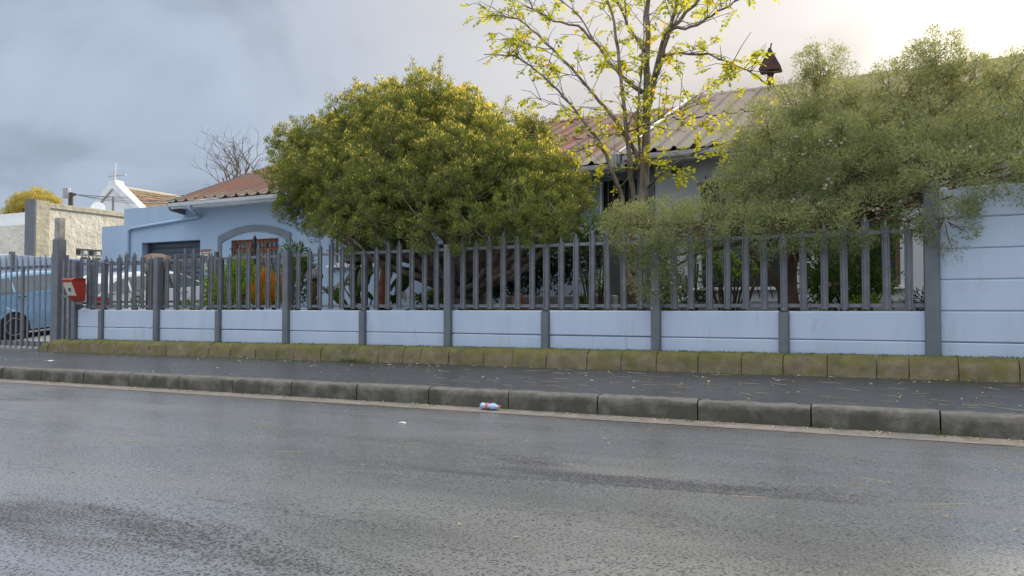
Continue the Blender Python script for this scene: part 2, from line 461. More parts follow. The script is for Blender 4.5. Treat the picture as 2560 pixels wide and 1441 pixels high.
def mossy(name, base, base2, moss, moss2, amount, topw, bias=0.0):  # overlay colour: moss on the edging, grime and painted shade on kerb faces
    m = bpy.data.materials.new(name)
    m.use_nodes = True
    t = m.node_tree
    p = t.nodes['Principled BSDF']
    k = G(t)
    geo = k.n('ShaderNodeNewGeometry')
    pos = geo.outputs['Position']
    nz = k.n('ShaderNodeSeparateXYZ', {0: geo.outputs['Normal']}).outputs[2]
    c = k.mix(k.ramp(k.noise(pos, 9, 6, 0.65), 0.3, 0.7), base, base2)
    c = k.mix(k.math('MULTIPLY', k.ramp(k.noise(pos, 90, 3, 0.6), 0.5, 0.75), 0.5), c, tuple(x * 0.45 for x in base2))
    mo = k.mix(k.ramp(k.noise(pos, 5.5, 5, 0.6), 0.35, 0.65), moss, moss2)
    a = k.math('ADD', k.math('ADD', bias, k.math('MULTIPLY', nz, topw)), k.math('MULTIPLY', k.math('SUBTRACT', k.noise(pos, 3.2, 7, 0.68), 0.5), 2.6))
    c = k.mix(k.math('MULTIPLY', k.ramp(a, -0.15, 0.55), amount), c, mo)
    t.links.new(c, p.inputs['Base Color'])
    p.inputs['Roughness'].default_value = 0.88
    p.inputs['Specular IOR Level'].default_value = 0.25
    b = k.n('ShaderNodeBump', {'Strength': 0.8, 'Distance': 0.012, 'Height': k.noise(pos, 55, 6, 0.7)})
    t.links.new(b.outputs[0], p.inputs['Normal'])
    return m


M['moss'] = mossy('mossy_edging_stone', (0.23, 0.195, 0.13), (0.15, 0.125, 0.085), (0.095, 0.10, 0.030), (0.155, 0.145, 0.040), 0.85, 0.75)
M['kerb'] = mossy('kerb_concrete_shaded_faces', (0.20, 0.188, 0.17), (0.135, 0.125, 0.114), (0.062, 0.060, 0.046), (0.082, 0.080, 0.060), 0.92, -1.1, 0.4)  # dark grime on upright faces also paints in their shade


def roofmat():
    m = bpy.data.materials.new('weathered_red_roof_sheet')
    m.use_nodes = True
    t = m.node_tree
    p = t.nodes['Principled BSDF']
    k = G(t)
    pos = k.n('ShaderNodeNewGeometry').outputs['Position']
    sx = k.n('ShaderNodeSeparateXYZ', {0: pos}).outputs
    along = k.n('ShaderNodeMapping', {'Vector': pos, 'Scale': (2.2, 0.35, 0.35)}).outputs[0]
    c = k.mix(k.ramp(k.noise(along, 2.0, 6, 0.62), 0.35, 0.62), (0.235, 0.080, 0.055), (0.165, 0.110, 0.080))
    # paint is worn down to grey fibre cement at the eave and over the newer end of the house
    worn = k.math('ADD', k.ramp(sx[1], 6.0, 4.6, 0.0, 0.55), k.ramp(sx[0], -10.0, -3.5, 0.0, 0.6))
    worn = k.math('ADD', worn, k.math('MULTIPLY', k.math('SUBTRACT', k.noise(along, 3.0, 6, 0.66), 0.5), 1.9))
    c = k.mix(k.ramp(worn, 0.15, 0.75), c, (0.215, 0.185, 0.145))
    c = k.mix(k.math('MULTIPLY', k.ramp(k.noise(pos, 14, 5, 0.7), 0.55, 0.75), 0.45), c, (0.09, 0.085, 0.06))
    t.links.new(c, p.inputs['Base Color'])
    p.inputs['Roughness'].default_value = 0.8
    b = k.n('ShaderNodeBump', {'Strength': 0.3, 'Distance': 0.006, 'Height': k.noise(pos, 40, 5, 0.65)})
    t.links.new(b.outputs[0], p.inputs['Normal'])
    return m


M['roof'] = roofmat()

# ------------------------------------------------------------------ the setting: ground, road, pavement, kerb


def sheet(name, xs, ys, zf, m, kind='structure', par=None):
    vs = [(x, y, zf(x, y)) for y in ys for x in xs]
    nx = len(xs)
    fs = [(j * nx + i, j * nx + i + 1, (j + 1) * nx + i + 1, (j + 1) * nx + i) for j in range(len(ys) - 1) for i in range(nx - 1)]
    o = MB().add(vs, fs).build(name, m, par, smooth=True)
    o['kind'] = kind
    return o


XS = [-120, -60, -30, -24, -20, -16, -12, -8, -4, 0, 4, 8, 14, 30, 60]
YK = -1.97
sheet('terrain', [-600, -200, 0, 200, 600], [-600, -200, 0, 200, 600], lambda x, y: -0.75, M['terrain'])


def zr(x, y):
    d = (-2.28 - y)
    return -0.088 + zg(max(-30, min(14, x))) + 0.018 * min(d, 4.2) - 0.018 * max(0, d - 4.2)


sheet('road', XS, [-14, -10, -8, -7, -6.4, -6, -5, -4, -3, -2.28], zr, M['road'])
sheet('gutter_channel', XS, [-2.30, -2.14, -1.95], lambda x, y: -0.084 + zg(max(-30, min(14, x))) - (0.010 if y == -2.14 else 0), M['gutterstrip'])


def zp(x, y):
    return 0.095 + zg(max(-30, min(14, x))) + (y - YK) * 0.078


sheet('pavement', XS, [-1.86, -1.5, -1.0, -0.5, -0.02], zp, M['pave'])
sheet('far_pavement', XS, [-18, -14.0], lambda x, y: 0.05 + zg(max(-30, min(14, x))), M['pave'])

kerb = empty('kerb')
kerb['kind'] = 'structure'


def rough_block(prof, L, seed, nseg=9, amp=0.006, chip=0.0):
    """a cast block: (y, z) profile swept along x with small irregularities"""
    r = random.Random(seed)
    n = len(prof)
    vs, fs = [], []
    for i in range(nseg + 1):
        x = L * i / nseg
        e = 0.005 if i in (0, nseg) else 0.0
        for j, (y, z) in enumerate(prof):
            a = amp * (1.6 if 0 < j < n - 1 else 0.4)
            cz = chip * r.random() if (e and j == n // 2) else 0
            vs.append((x + (0.004 if i == 0 else -0.004 if i == nseg else r.uniform(-1, 1) * 0.01), y + r.uniform(-a, a) + e * 0.5, z + r.uniform(-a, a) - e * 0.5 - cz))
    for i in range(nseg):
        for j in range(n - 1):
            fs.append((i * n + j, (i + 1) * n + j, (i + 1) * n + j + 1, i * n + j + 1))
    fs.append(tuple(range(n)))
    fs.append(tuple(range(nseg * n, nseg * n + n))[::-1])
    me = MB().add(vs, fs).mesh('block', smooth=True)
    me.set_sharp_from_angle(angle=R(38))
    return me


kprof = [(0.0, -0.10), (0.0, 0.0), (0.003, 0.12), (0.008, 0.165), (0.020, 0.184), (0.042, 0.192), (0.14, 0.196), (0.15, 0.17), (0.15, -0.1)]
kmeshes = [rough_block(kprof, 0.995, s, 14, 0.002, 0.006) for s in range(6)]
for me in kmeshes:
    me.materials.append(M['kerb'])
for i in range(-24, 9):
    x = -1.08 + i
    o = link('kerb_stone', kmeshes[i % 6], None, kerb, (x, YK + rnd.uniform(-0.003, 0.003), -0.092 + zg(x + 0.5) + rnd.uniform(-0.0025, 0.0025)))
    o.rotation_euler = (0, -0.006, rnd.uniform(-0.002, 0.002))

edging = empty('edging')
edging['kind'] = 'structure'
eprof = [(-0.30, -0.06), (-0.285, 0.02), (-0.275, 0.10), (-0.262, 0.155), (-0.235, 0.188), (-0.19, 0.204), (-0.12, 0.212), (-0.035, 0.216)]
x = -14.62
k = 0
while x < 4.6:
    L = rnd.uniform(0.42, 0.56) if rnd.random() < 0.85 else rnd.uniform(0.25, 0.36)
    me = rough_block(eprof, L - 0.001, 100 + k, 7, 0.006, 0.008)
    me.materials.append(M['moss'])
    link('edging_stone', me, None, edging, (x, rnd.uniform(-0.005, 0.005), 0.242 + zg(x + L / 2) + rnd.uniform(-0.004, 0.004)), rot=(rnd.uniform(-0.008, 0.008), -0.006, 0))
    x += L
    k += 1
# sloping end block of the edging beside the gate
me = rough_block([(-0.30, -0.06), (-0.285, 0.0), (-0.27, 0.06), (-0.24, 0.10), (-0.18, 0.13), (-0.05, 0.15)], 0.30, 77, 6, 0.01)
me.materials.append(M['moss'])
link('edging_stone', me, None, edging, (-14.93, 0.0, 0.225 + zg(-14.8)), rot=(0, R(-11), 0))

# garden bed behind the wall, driveway behind the gate
def zdrive(x, y):
    return 0.115 + max(0, y + 0.36) * 0.095


sheet('garden_ground', [-14.2, -10, -6, -2, 2, 8], [0.08, 1.5, 3, 5.1], lambda x, y: 0.66 + 0.02 * math.sin(x * 1.7 + y), M['soil'])
sheet('driveway', [-21.9, -18, -14.25], [-0.36, 0.3, 3, 5.7], zdrive, M['concrete'])
sheet('neighbour_yard', [-60, -40, -21.9], [-0.36, 4, 12, 40], lambda x, y: 0.10 + max(0, y) * 0.02, M['concrete'])
sheet('back_yard', [-24, -10, 8, 30], [5.7, 20, 60], lambda x, y: 0.30, M['terrain'])

# ------------------------------------------------------------------ boundary wall with posts
PZ = 0.33
wall = tag(empty('low_wall', (-7, 0, 0.3)), 'low pale blue precast panel wall between mossy edging and the spiked fence', 'wall')


def panel_mesh(L, h):
    mb = MB()
    b = 0.012
    mb.add([(0, 0, 0), (L, 0, 0), (L, 0, h), (0, 0, h), (b, -0.012, b), (L - b, -0.012, b), (L - b, -0.012, h - b), (b, -0.012, h - b),
            (0, 0.045, 0), (L, 0.045, 0), (L, 0.045, h), (0, 0.045, h)],
           [(4, 5, 6, 7), (0, 1, 5, 4), (1, 2, 6, 5), (2, 3, 7, 6), (3, 0, 4, 7), (0, 8, 9, 1), (2, 10, 11, 3), (1, 9, 10, 2), (0, 3, 11, 8), (8, 11, 10, 9)])
    return mb.mesh('wall_panel')


def child(name, me, parent, world, m=None, bevel=0, rot=None):
    o = link(name, me, m, parent, None, bevel, rot)
    o.location = Vector(world) - parent.location
    return o


pm_full, pm_half = panel_mesh(1.40, PZ - 0.006), panel_mesh(0.66, PZ - 0.006)
for me in (pm_full, pm_half):
    me.materials.append(M['paint'])
POSTS = [-1.5 * i for i in range(0, 10)]                   # 0 .. -13.5, then the end post
for i in range(9):
    x0 = POSTS[i + 1] + 0.05
    for z in (0.968 - PZ, 0.968 - 2 * PZ):
        child('panel', pm_full, wall, (x0, 0.03 + rnd.uniform(-0.004, 0.004), z + rnd.uniform(-0.002, 0.002)), rot=(0, rnd.uniform(-0.0012, 0.0012), 0))
for z in (0.968 - PZ, 0.968 - 2 * PZ):
    child('panel', pm_half, wall, (-13.5 - 0.05 - 0.66, 0.03, z))


def post_mesh(w, d, h, cham=0.012):
    c = cham
    prof = [(-w / 2, d), (-w / 2, c), (-w / 2 + c, 0), (w / 2 - c, 0), (w / 2, c), (w / 2, d)]
    return MB().prism(prof, 0, h, 'z').mesh('post')


low_post = post_mesh(0.105, 0.12, 0.72)
low_post.materials.append(M['grey'])
for x in (-1.5, -4.5, -7.5, -10.5, -13.5):
    child('post', low_post, wall, (x, -0.035, 0.965 - 0.72 - 0.012))
big_post = post_mesh(0.115, 0.13, 1.66)
big_post.materials.append(M['grey'])
for x in (-3.0, -6.0, -9.0, -12.0, -14.27):
    child('post', big_post, wall, (x, -0.045, 1.905 - 1.66 + rnd.uniform(-0.01, 0.01)), bevel=0.006)

high = tag(empty('high_wall', (1.5, 0, 0.3)), 'tall pale blue precast panel wall with grey end post under the flowering shrub', 'wall')
for bx in range(3):
    for r_ in range(6):
        z = 0.968 - 2 * PZ + r_ * PZ
        child('panel', pm_full, high, (0.055 + bx * 1.5, 0.03 + rnd.uniform(-0.004, 0.004), z), rot=(0, rnd.uniform(-0.001, 0.001), 0))
hp = post_mesh(0.15, 0.14, 2.09)
hp.materials.append(M['grey'])
for x in (0.0, 1.5, 3.0, 4.5):
    child('post', hp, high, (x + 0.0, -0.045, 0.24), bevel=0.008)

# ------------------------------------------------------------------ palisade fence
fence = tag(empty('palisade_fence', (-7, 0.06, 0.97)), 'dark grey spiked steel palisade fence standing on the low wall', 'fence')


def paling_mesh(h, w=0.082, tip=0.085):
    """W-section pale with a three-point head"""
    y = [0.0, -0.022, -0.022, 0.0, 0.0, -0.022, -0.022, 0.0]
    xs = [-w / 2, -w / 2 + 0.008, -w / 2 + 0.016, -w / 2 + 0.024, w / 2 - 0.024, w / 2 - 0.016, w / 2 - 0.008, w / 2]
    y = [0.012, -0.012, -0.012, 0.006, 0.006, -0.012, -0.012, 0.012]
    ztop = [h - tip * 0.55, h - tip * 0.62, h - tip * 0.9, h - tip * 0.95, h - tip * 0.95, h - tip * 0.9, h - tip * 0.62, h - tip * 0.55]
    n = 8
    t = 0.004
    vs, fs = [], []
    for off in (0.0, t):
        for i in range(n):
            vs.append((xs[i], y[i] + off, 0))
        for i in range(n):
            vs.append((xs[i], y[i] + off, ztop[i]))
    for i in range(n - 1):
        fs += [(i, i + 1, n + i + 1, n + i), (2 * n + i, 3 * n + i, 3 * n + i + 1, 2 * n + i + 1), (n + i, n + i + 1, 3 * n + i + 1, 3 * n + i)]
    fs += [(0, n, 3 * n, 2 * n), (n - 1, 3 * n - 1, 4 * n - 1, 2 * n - 1)]
    mb = MB().add(vs, fs)
    # spear head
    zb = h - tip
    mb.prism([(-0.017, zb), (0.017, zb), (0.012, zb + tip * 0.42), (0.020, zb + tip * 0.52), (0.0, h + 0.012), (-0.020, zb + tip * 0.52), (-0.012, zb + tip * 0.42)], -0.002, 0.012, 'y')
    return mb.mesh('paling')


pale_h = [0.93, 0.985, 1.035, 1.045, 1.00, 0.955]
pales = {}


def pale(h):
    key = round(h, 2)
    if key not in pales:
        pales[key] = paling_mesh(key)
        pales[key].materials.append(M['steel'])
    return pales[key]


for b in range(10):
    x1 = POSTS[b] if b < 10 else 0
    cells = range(1, 7) if b < 9 else range(4, 7)
    x0 = x1 - 1.5
    for j in cells:
        xx = x0 + 1.5 * j / 7.0
        if b == 9 and xx < -14.18:
            continue
        h = pale_h[j - 1] + rnd.uniform(-0.03, 0.02)
        o = child('paling', pale(h), fence, (xx + rnd.uniform(-0.006, 0.006), 0.03, 0.985))
        o.rotation_euler = (rnd.uniform(-0.008, 0.008), rnd.uniform(-0.010, 0.010), rnd.uniform(-0.05, 0.05))
for x in (-1.5, -4.5, -7.5, -10.5, -13.5):
    child('paling', pale(0.92), fence, (x, 0.02, 0.965))
    stub = MB().box(-0.03, 0.03, 0.025, 0.075, -0.35, 0.86)
    child('post', stub.mesh('stub'), fence, (x, 0.02, 0.96), M['steel'])
    bolt = MB().lathe([(0.009, -0.008), (0.009, 0.0), (0.002, 0.001)], 8, ax='y')
    child('bolt', bolt.mesh('bolt'), fence, (x, 0.0, 0.99), M['galv'])
for x0, x1 in ((-3.0, 0.0), (-6.0, -3.0), (-9.0, -6.0), (-12.0, -9.0), (-14.25, -12.0)):
    for z in (1.005, 1.815):
        rail = MB().prism([(0.0, 0.0), (0.045, 0.0), (0.045, 0.006), (0.006, 0.006), (0.006, 0.042), (0.0, 0.042)], x0 + 0.05, x1 - 0.05, 'x')
        child('rail', rail.mesh('rail'), fence, (0, 0.048, z), M['steel'])

# inner run of palisade that carries on behind the front one, by the driveway
inner = tag(empty('inner_palisade', (-13, 0.9, 0.4)), 'short second run of palisade behind the front fence beside the silver car', 'fence')
for i in range(9):
    xx = -15.1 + i * 0.42
    child('paling', pale(1.45 if i not in (8,) else 1.40), inner, (xx, 0.92, 0.62 + rnd.uniform(-0.02, 0.02)), rot=(0, 0, R(35)))
for z in (1.10, 1.86):
    child('rail', MB().prism([(0, 0), (0.04, 0), (0.04, 0.006), (0.006, 0.006), (0.006, 0.04), (0, 0.04)], -15.2, -11.6, 'x').mesh('rail'), inner, (0, 0.95, z), M['steel'])
child('post', post_mesh(0.07, 0.07, 1.6), inner, (-11.62, 0.93, 0.45), M['steel'])
for i in range(4):
    xx = -11.1 + i * 0.30
    child('paling', pale(1.32), inner, (xx, 1.6, 0.62), rot=(0, 0, R(30)))
child('rail', MB().box(-11.2, -10.1, 0, 0.02, 0, 0.05).mesh('rail'), inner, (0, 1.64, 1.78), M['steel'])

# ------------------------------------------------------------------ sliding gate and its posts
gate = tag(empty('sliding_gate', (-17.3, 0.2, 0.15)), 'closed dark grey palisade driveway gate with blue car behind it', 'gate')
gp = MB().prism([(-0.024, 0.0), (-0.018, -0.014), (0.018, -0.014), (0.024, 0.0), (0.018, 0.003), (-0.018, 0.003)], 0, 1.80, 'z')
gp.prism([(-0.024, 1.80), (0.024, 1.80), (-0.018, 1.93)], -0.012, 0.0, 'y')
gpm = gp.mesh('paling')
gpm.materials.append(M['steel'])
for i in range(25):
    child('paling', gpm, gate, (-15.28 - i * 0.19, 0.19, 0.155 + rnd.uniform(-0.006, 0.006)), rot=(0, rnd.uniform(-0.006, 0.006), 0))
for z0, z1 in ((1.80, 1.86), (0.215, 0.325)):
    child('rail', MB().box(-19.9, -15.12, 0, 0.05, z0, z1).mesh('rail'), gate, (0, 0.205, 0), M['steel'], bevel=0.004)
for x in (-16.30, -17.9, -15.14):
    child('upright', MB().box(-0.03, 0.03, 0, 0.05, 0.325, 1.80).mesh('upright'), gate, (x, 0.206, 0), M['steel'], bevel=0.004)
for x in (-15.45, -18.9):
    child('wheel', MB().lathe([(0.02, -0.02), (0.055, -0.02), (0.045, 0.0), (0.055, 0.02), (0.02, 0.02)], 16, ax='y').mesh('wheel'), gate, (x, 0.235, 0.185), M['galv'])
child('track', MB().box(-20, -14.6, -0.02, 0.02, 0.0, 0.02).mesh('track'), gate, (0, 0.235, 0.145), M['galv'])

gpost = tag(empty('gate_post', (-14.98, 0.12, 0.15)), 'tall dark grey gate post with pale stone top beside the letterbox', 'post')
child('shaft', post_mesh(0.19, 0.17, 2.2), gpost, (-14.98, 0.05, 0.15), M['grey'], bevel=0.01)
child('cap_block', MB().box(-0.075, 0.075, 0, 0.13, 0, 0.42).mesh('cap_block'), gpost, (-14.97, 0.07, 2.352), M['stone'], bevel=0.012)
gguide = tag(empty('gate_guide', (-14.6, 0.1, 0.15)), 'narrow upright steel channels guiding the gate behind the end fence post', 'post')
for x in (-14.74, -14.58):
    child('channel', MB().prism([(-0.03, 0.0), (0.03, 0.0), (0.03, 0.06), (0.022, 0.06), (0.022, 0.008), (-0.022, 0.008), (-0.022, 0.06), (-0.03, 0.06)], 0, 1.78, 'z').mesh('channel'), gguide, (x, 0.07, 0.15), M['steel'])
child('strap', MB().box(-0.12, 0.12, 0.0, 0.006, 0, 0.05).mesh('strap'), gguide, (-14.66, 0.063, 1.2), M['steel'])

# letterbox on the end post
lb = tag(empty('letterbox', (-13.98, -0.06, 1.2)), 'red metal letterbox with white printed plate hung on the fence end', 'letterbox')
# side outline (y, z): slanted front face towards the street
child('body', MB().prism([(0.0, 0.0), (-0.06, 0.0), (-0.16, 0.09), (-0.27, 0.36), (-0.27, 0.40), (-0.20, 0.425), (0.0, 0.43)], -0.15, 0.15, 'x').mesh('body'), lb, (-14.02, -0.05, 1.12), M['red'], bevel=0.012)
child('lid', MB().prism([(0.005, 0.435), (-0.205, 0.430), (-0.285, 0.400), (-0.285, 0.388), (-0.20, 0.415), (0.005, 0.42)], -0.162, 0.162, 'x').mesh('lid'), lb, (-14.02, -0.05, 1.122), M['red'], bevel=0.004)


def on_front(u0, u1, s0, s1, lift):
    # front face from (-0.16, .09) to (-0.27, .36)
    p0, p1 = Vector((-0.16, 0.09)), Vector((-0.27, 0.36))
    d = p1 - p0
    nrm = Vector((-d.y, d.x)).normalized()
    a, b = p0 + d * s0 + nrm * lift, p0 + d * s1 + nrm * lift
    return MB().add([(u0, a.x, a.y), (u1, a.x, a.y), (u1, b.x, b.y), (u0, b.x, b.y), (u0, a.x + 0.004, a.y + .002), (u1, a.x + .004, a.y + .002), (u1, b.x + .004, b.y + .002), (u0, b.x + .004, b.y + .002)],
                    [(0, 1, 2, 3), (4, 7, 6, 5), (0, 4, 5, 1), (1, 5, 6, 2), (2, 6, 7, 3), (3, 7, 4, 0)])


plate = child('plate', on_front(-0.125, 0.125, 0.08, 0.96, 0.006).mesh('plate'), lb, (-14.02, -0.05, 1.12), M['label'])
for (u0, u1, s0, s1) in ((-0.035, 0.0, 0.40, 0.52), (0.0, 0.03, 0.36, 0.46), (-0.02, 0.015, 0.52, 0.60), (0.02, 0.045, 0.50, 0.57)):
    pm = on_front(u0, u1, s0, s1, 0.010).mesh('emblem')
    e = link('emblem', pm, M['ink'], plate)
child('bracket', MB().box(-0.1, 0.1, -0.03, 0.06, -0.05, 0.0).mesh('bracket'), lb, (-14.02, -0.05, 1.115), M['steel'])

# ------------------------------------------------------------------ house
house = tag(empty('house', (-8, 8, 0.3)), 'long single-storey pale blue house with worn red corrugated roof behind the fence', 'house')
YA, YB = 5.5, 5.0                 # wall planes of the long wing and of the end nearest the high wall
EA_Y, EA_Z, EB_Y, EB_Z, PIT = 4.98, 3.86, 4.48, 3.90, 0.425
RID = 10.75
XA0, XA1, XB0, XB1 = -17.82, -4.88, -4.88, 9.0


def hchild(name, mb, m, parent=None, bevel=0, smooth=False):
    """house parts are written in world coordinates"""
    p = parent or house
    me = mb.mesh(name, smooth) if isinstance(mb, MB) else mb
    o = link(name, me, m, p, None, bevel)
    o.matrix_parent_inverse = Matrix.Translation(-house.location)
    if parent and parent is not house:
        o.matrix_parent_inverse = Matrix.Identity(4)
    return o


def wall_mesh(y, xcuts, zcuts, solid, opens, depth=0.16):
    mb = MB()
    for i in range(len(xcuts) - 1):
        for j in range(len(zcuts) - 1):
            x0, x1, z0, z1 = xcuts[i], xcuts[i + 1], zcuts[j], zcuts[j + 1]
            cx, cz = (x0 + x1) / 2, (z0 + z1) / 2
            if not solid(cx, cz) or any(a < cx < b and c < cz < d for a, b, c, d in opens):
                continue
            mb.add([(x0, y, z0), (x1, y, z0), (x1, y, z1), (x0, y, z1)], [(0, 1, 2, 3)])
    for a, b, c, d in opens:
        mb.add([(a, y, c), (b, y, c), (b, y, d), (a, y, d), (a, y + depth, c), (b, y + depth, c), (b, y + depth, d), (a, y + depth, d)],
               [(0, 4, 5, 1), (1, 5, 6, 2), (2, 6, 7, 3), (3, 7, 4, 0)])
    return mb


GAR = (-19.58, -17.22, 0.2, 2.88)
WA = (-16.05, -14.38, 1.15, 2.81)
WC = (-12.65, -11.15, 2.06, 3.05)
DR = (at(1500, 500, YA).x, at(1592, 500, YA).x, 0.66, 3.62)
opA = [GAR, WA, WC, DR]
xa = sorted({-21.35, -20.37, -17.9, -4.6} | {v for o_ in opA for v in o_[:2]})
za = sorted({0.1, 3.43, 3.80, 3.91} | {v for o_ in opA for v in o_[2:]})


def solA(x, z):
    top = 3.43 if x < -20.37 else 3.91 if x < -17.9 else 3.80
    return z < top


mb = wall_mesh(YA, xa, za, solA, opA, 0.2)
# thickness: top of the parapet and the far end
mb.add([(-21.35, YA, 3.43), (-20.37, YA, 3.43), (-20.37, YA + 0.25, 3.43), (-21.35, YA + 0.25, 3.43), (-20.37, YA, 3.91), (-17.9, YA, 3.91), (-17.9, YA + 0.25, 3.91), (-20.37, YA + 0.25, 3.91)],
       [(0, 1, 2, 3), (4, 5, 6, 7), (1, 4, 7, 2)])
mb.add([(-21.35, YA, 0.1), (-21.35, YA + 6, 0.1), (-21.35, YA + 6, 3.43), (-21.35, YA, 3.43)], [(0, 1, 2, 3)])
hchild('wall', mb, M['house'])
# body of the house behind the openings, gable and far wall
gz = EA_Z + (RID - EA_Y) * PIT - 0.1
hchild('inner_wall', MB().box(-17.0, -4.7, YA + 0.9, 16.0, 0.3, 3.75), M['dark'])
hchild('gable_wall', MB().prism([(YA + 0.02, 0.2), (16.0, 0.2), (16.0, 3.85), (RID, gz), (YA + 0.02, 3.85)], -17.18, -17.02, 'x'), M['house'])
hchild('garage_side', MB().box(-21.3, -17.7, YA + 0.6, 12.0, 0.2, 3.40), M['house'])
hchild('soffit', MB().box(XA0 + 0.1, -4.95, EA_Y + 0.08, YA + 0.05, 3.74, 3.765), M['white'])

W1 = (at(1752, 500, YB).x, at(1975, 500, YB).x, 1.38, at(1752, 456, YB).z)
W2 = (at(2045, 600, YB).x, at(2250, 600, YB).x, 1.38, 3.30)
xb0 = at(1638, 450, YB).x
opB = [W1, W2]
xb = sorted({xb0, 8.5} | {v for o_ in opB for v in o_[:2]})
zb = sorted({0.2, 1.12, 3.82} | {v for o_ in opB for v in o_[2:]})
mb = wall_mesh(YB, xb, [z for z in zb if z >= 1.12], lambda x, z: True, opB, 0.16)
hchild('wall', mb, M['house_b'])
hchild('plinth', MB().box(xb0 - 0.01, 8.5, YB - 0.03, YB + 0.05, 0.3, 1.12), M['trim'])
hchild('corner_pilaster', MB().box(xb0 - 0.34, xb0 - 0.005, YB - 0.04, YA + 0.1, 0.3, 3.80), M['grey'], bevel=0.01)
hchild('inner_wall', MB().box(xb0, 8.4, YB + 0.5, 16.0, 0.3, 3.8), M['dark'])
hchild('soffit', MB().box(XB0 + 0.1, XB1 - 0.1, EB_Y + 0.08, YB + 0.04, 3.775, 3.80), M['white'])

# roof sheets
PITCHX = 0.372


def roof_sheet(ncor, length, run):
    """corrugated sheet: narrow humps with broad pans, rising along +y"""
    prof = []
    for c in range(ncor):
        for (u, z) in ((0.00, 0.0), (0.20, -0.008), (0.42, -0.010), (0.60, -0.004), (0.70, 0.022), (0.77, 0.058), (0.83, 0.060), (0.89, 0.052), (0.96, 0.018)):
            prof.append(((c + u) * PITCHX, z))
    prof.append((ncor * PITCHX, 0.0))
    n = len(prof)
    vs, fs = [], []
    for t in (0.0, 1.0):
        for (x, z) in prof:
            vs.append((x, run * t, z + run * t * PIT))
    for t in (0.0, 1.0):
        for (x, z) in prof:
            vs.append((x, run * t, z + run * t * PIT - 0.012))
    for i in range(n - 1):
        fs += [(i, i + 1, n + i + 1, n + i), (2 * n + i, 3 * n + i, 3 * n + i + 1, 2 * n + i + 1), (i, 2 * n + i, 2 * n + i + 1, i + 1)]
    fs += [(0, n, 3 * n, 2 * n), (n - 1, 3 * n - 1, 4 * n - 1, 2 * n - 1)]
    me = MB().add(vs, fs).mesh('roof_sheet', smooth=False)
    return me


def make_roof(x0, x1, ey, ez):
    rf = empty('roof', (0, 0, 0), parent=house)
    rf.matrix_parent_inverse = Matrix.Translation(-house.location)
    run = RID - ey
    half = run / 2
    me = roof_sheet(3, 0, half + 0.16)
    me.materials.append(M['roof'])
    w = 3 * PITCHX
    n = int(round((x1 - x0) / w))
    for c in range(2):
        for i in range(n):
            o = link('roof_sheet', me, None, rf, (x0 + i * w + rnd.uniform(-0.004, 0.004), ey + c * half - (0.06 if c == 0 else 0.10) + rnd.uniform(-0.015, 0.015),
                                                 ez + c * half * PIT + 0.022 * c - (0.03 if c == 0 else 0.035) + 0.003 * (i % 2)))
    xe = x0 + n * w
    rz = ez + run * PIT
    back = MB().prism([(RID, rz), (RID + run, ez), (RID + run, ez - 0.03), (RID, rz - 0.03)], x0, xe, 'x')
    link('back_slope', back.mesh('back_slope'), M['roof'], rf)
    x = x0
    while x < xe - 0.05:
        L = min(1.15, xe - x)
        rc = MB().prism([(RID - 0.20, rz - 0.055), (RID - 0.05, rz + 0.045), (RID, rz + 0.062), (RID + 0.05, rz + 0.045), (RID + 0.20, rz - 0.055), (RID, rz + 0.03)], x, x + L + 0.02, 'x')
        link('ridge_cap', rc.mesh('ridge_cap'), M['roof'], rf, (0, 0, 0.004 * (int(x * 10) % 2)))
        x += L
    return rf, xe


rfA, xeA = make_roof(XA0, XA1 + 0.4, EA_Y, EA_Z + 0.06)
rfB, xeB = make_roof(XB0, XB1, EB_Y, EB_Z + 0.06)
# white barge strips
rb = EB_Z + (RID - EB_Y) * PIT
for nm, x0, ey, ez, mm in (('barge_board', XB0 - 0.03, EB_Y, EB_Z, M['white']), ('barge_board', XA0 - 0.03, EA_Y, EA_Z, M['trim'])):
    rz = ez + (RID - ey) * PIT
    hchild(nm, MB().prism([(ey - 0.02, ez - 0.14), (ey - 0.02, ez + 0.075), (RID, rz + 0.09), (RID, rz - 0.10)], x0, x0 + 0.028, 'x'), mm)
hchild('barge_strip', MB().prism([(EB_Y + 0.9, EB_Z + 0.9 * PIT + 0.075), (EB_Y + 0.9, EB_Z + 0.9 * PIT + 0.095), (RID, rb + 0.095), (RID, rb + 0.075)], XB0 - 0.04, XB0 + 0.06, 'x'), M['white'])
# flat apron sheet below the front verge

# fascia, gutters
for x0, x1, ey, ez in ((XA0 + 0.02, -4.95, EA_Y, EA_Z), (XB0 + 0.05, XB1, EB_Y, EB_Z)):
    hchild('fascia', MB().box(x0, x1, ey + 0.03, ey + 0.06, ez - 0.16, ez + 0.015), M['white'])
    gt = [(0.0, 0.05), (0.0, 0.012), (-0.02, -0.02), (-0.06, -0.035), (-0.10, -0.02), (-0.118, 0.012), (-0.122, 0.045), (-0.130, 0.05), (-0.130, 0.042), (-0.112, 0.012), (-0.095, -0.012), (-0.06, -0.026), (-0.025, -0.012), (-0.008, 0.02)]
    gx = x0
    gi = 0
    hchild('gutter', MB().prism([(a + ey + 0.03, b + ez - 0.085) for a, b in gt], x0 + 0.03, x1 - 0.02, 'x'), M['white'])
    while gx < x1 - 0.5:
        gx += (0.9 if gi == 0 else 1.75)
        gi += 1
        hchild('gutter_bracket', MB().prism([(a * 1.06 + ey + 0.032, b * 1.06 + ez - 0.086) for a, b in gt], gx, gx + 0.035, 'x'), M['white'])
hchild('gutter_box', MB().box(-5.02, -4.90, EB_Y - 0.14, EB_Y + 0.10, 3.66, 3.93), M['galv'], bevel=0.006)
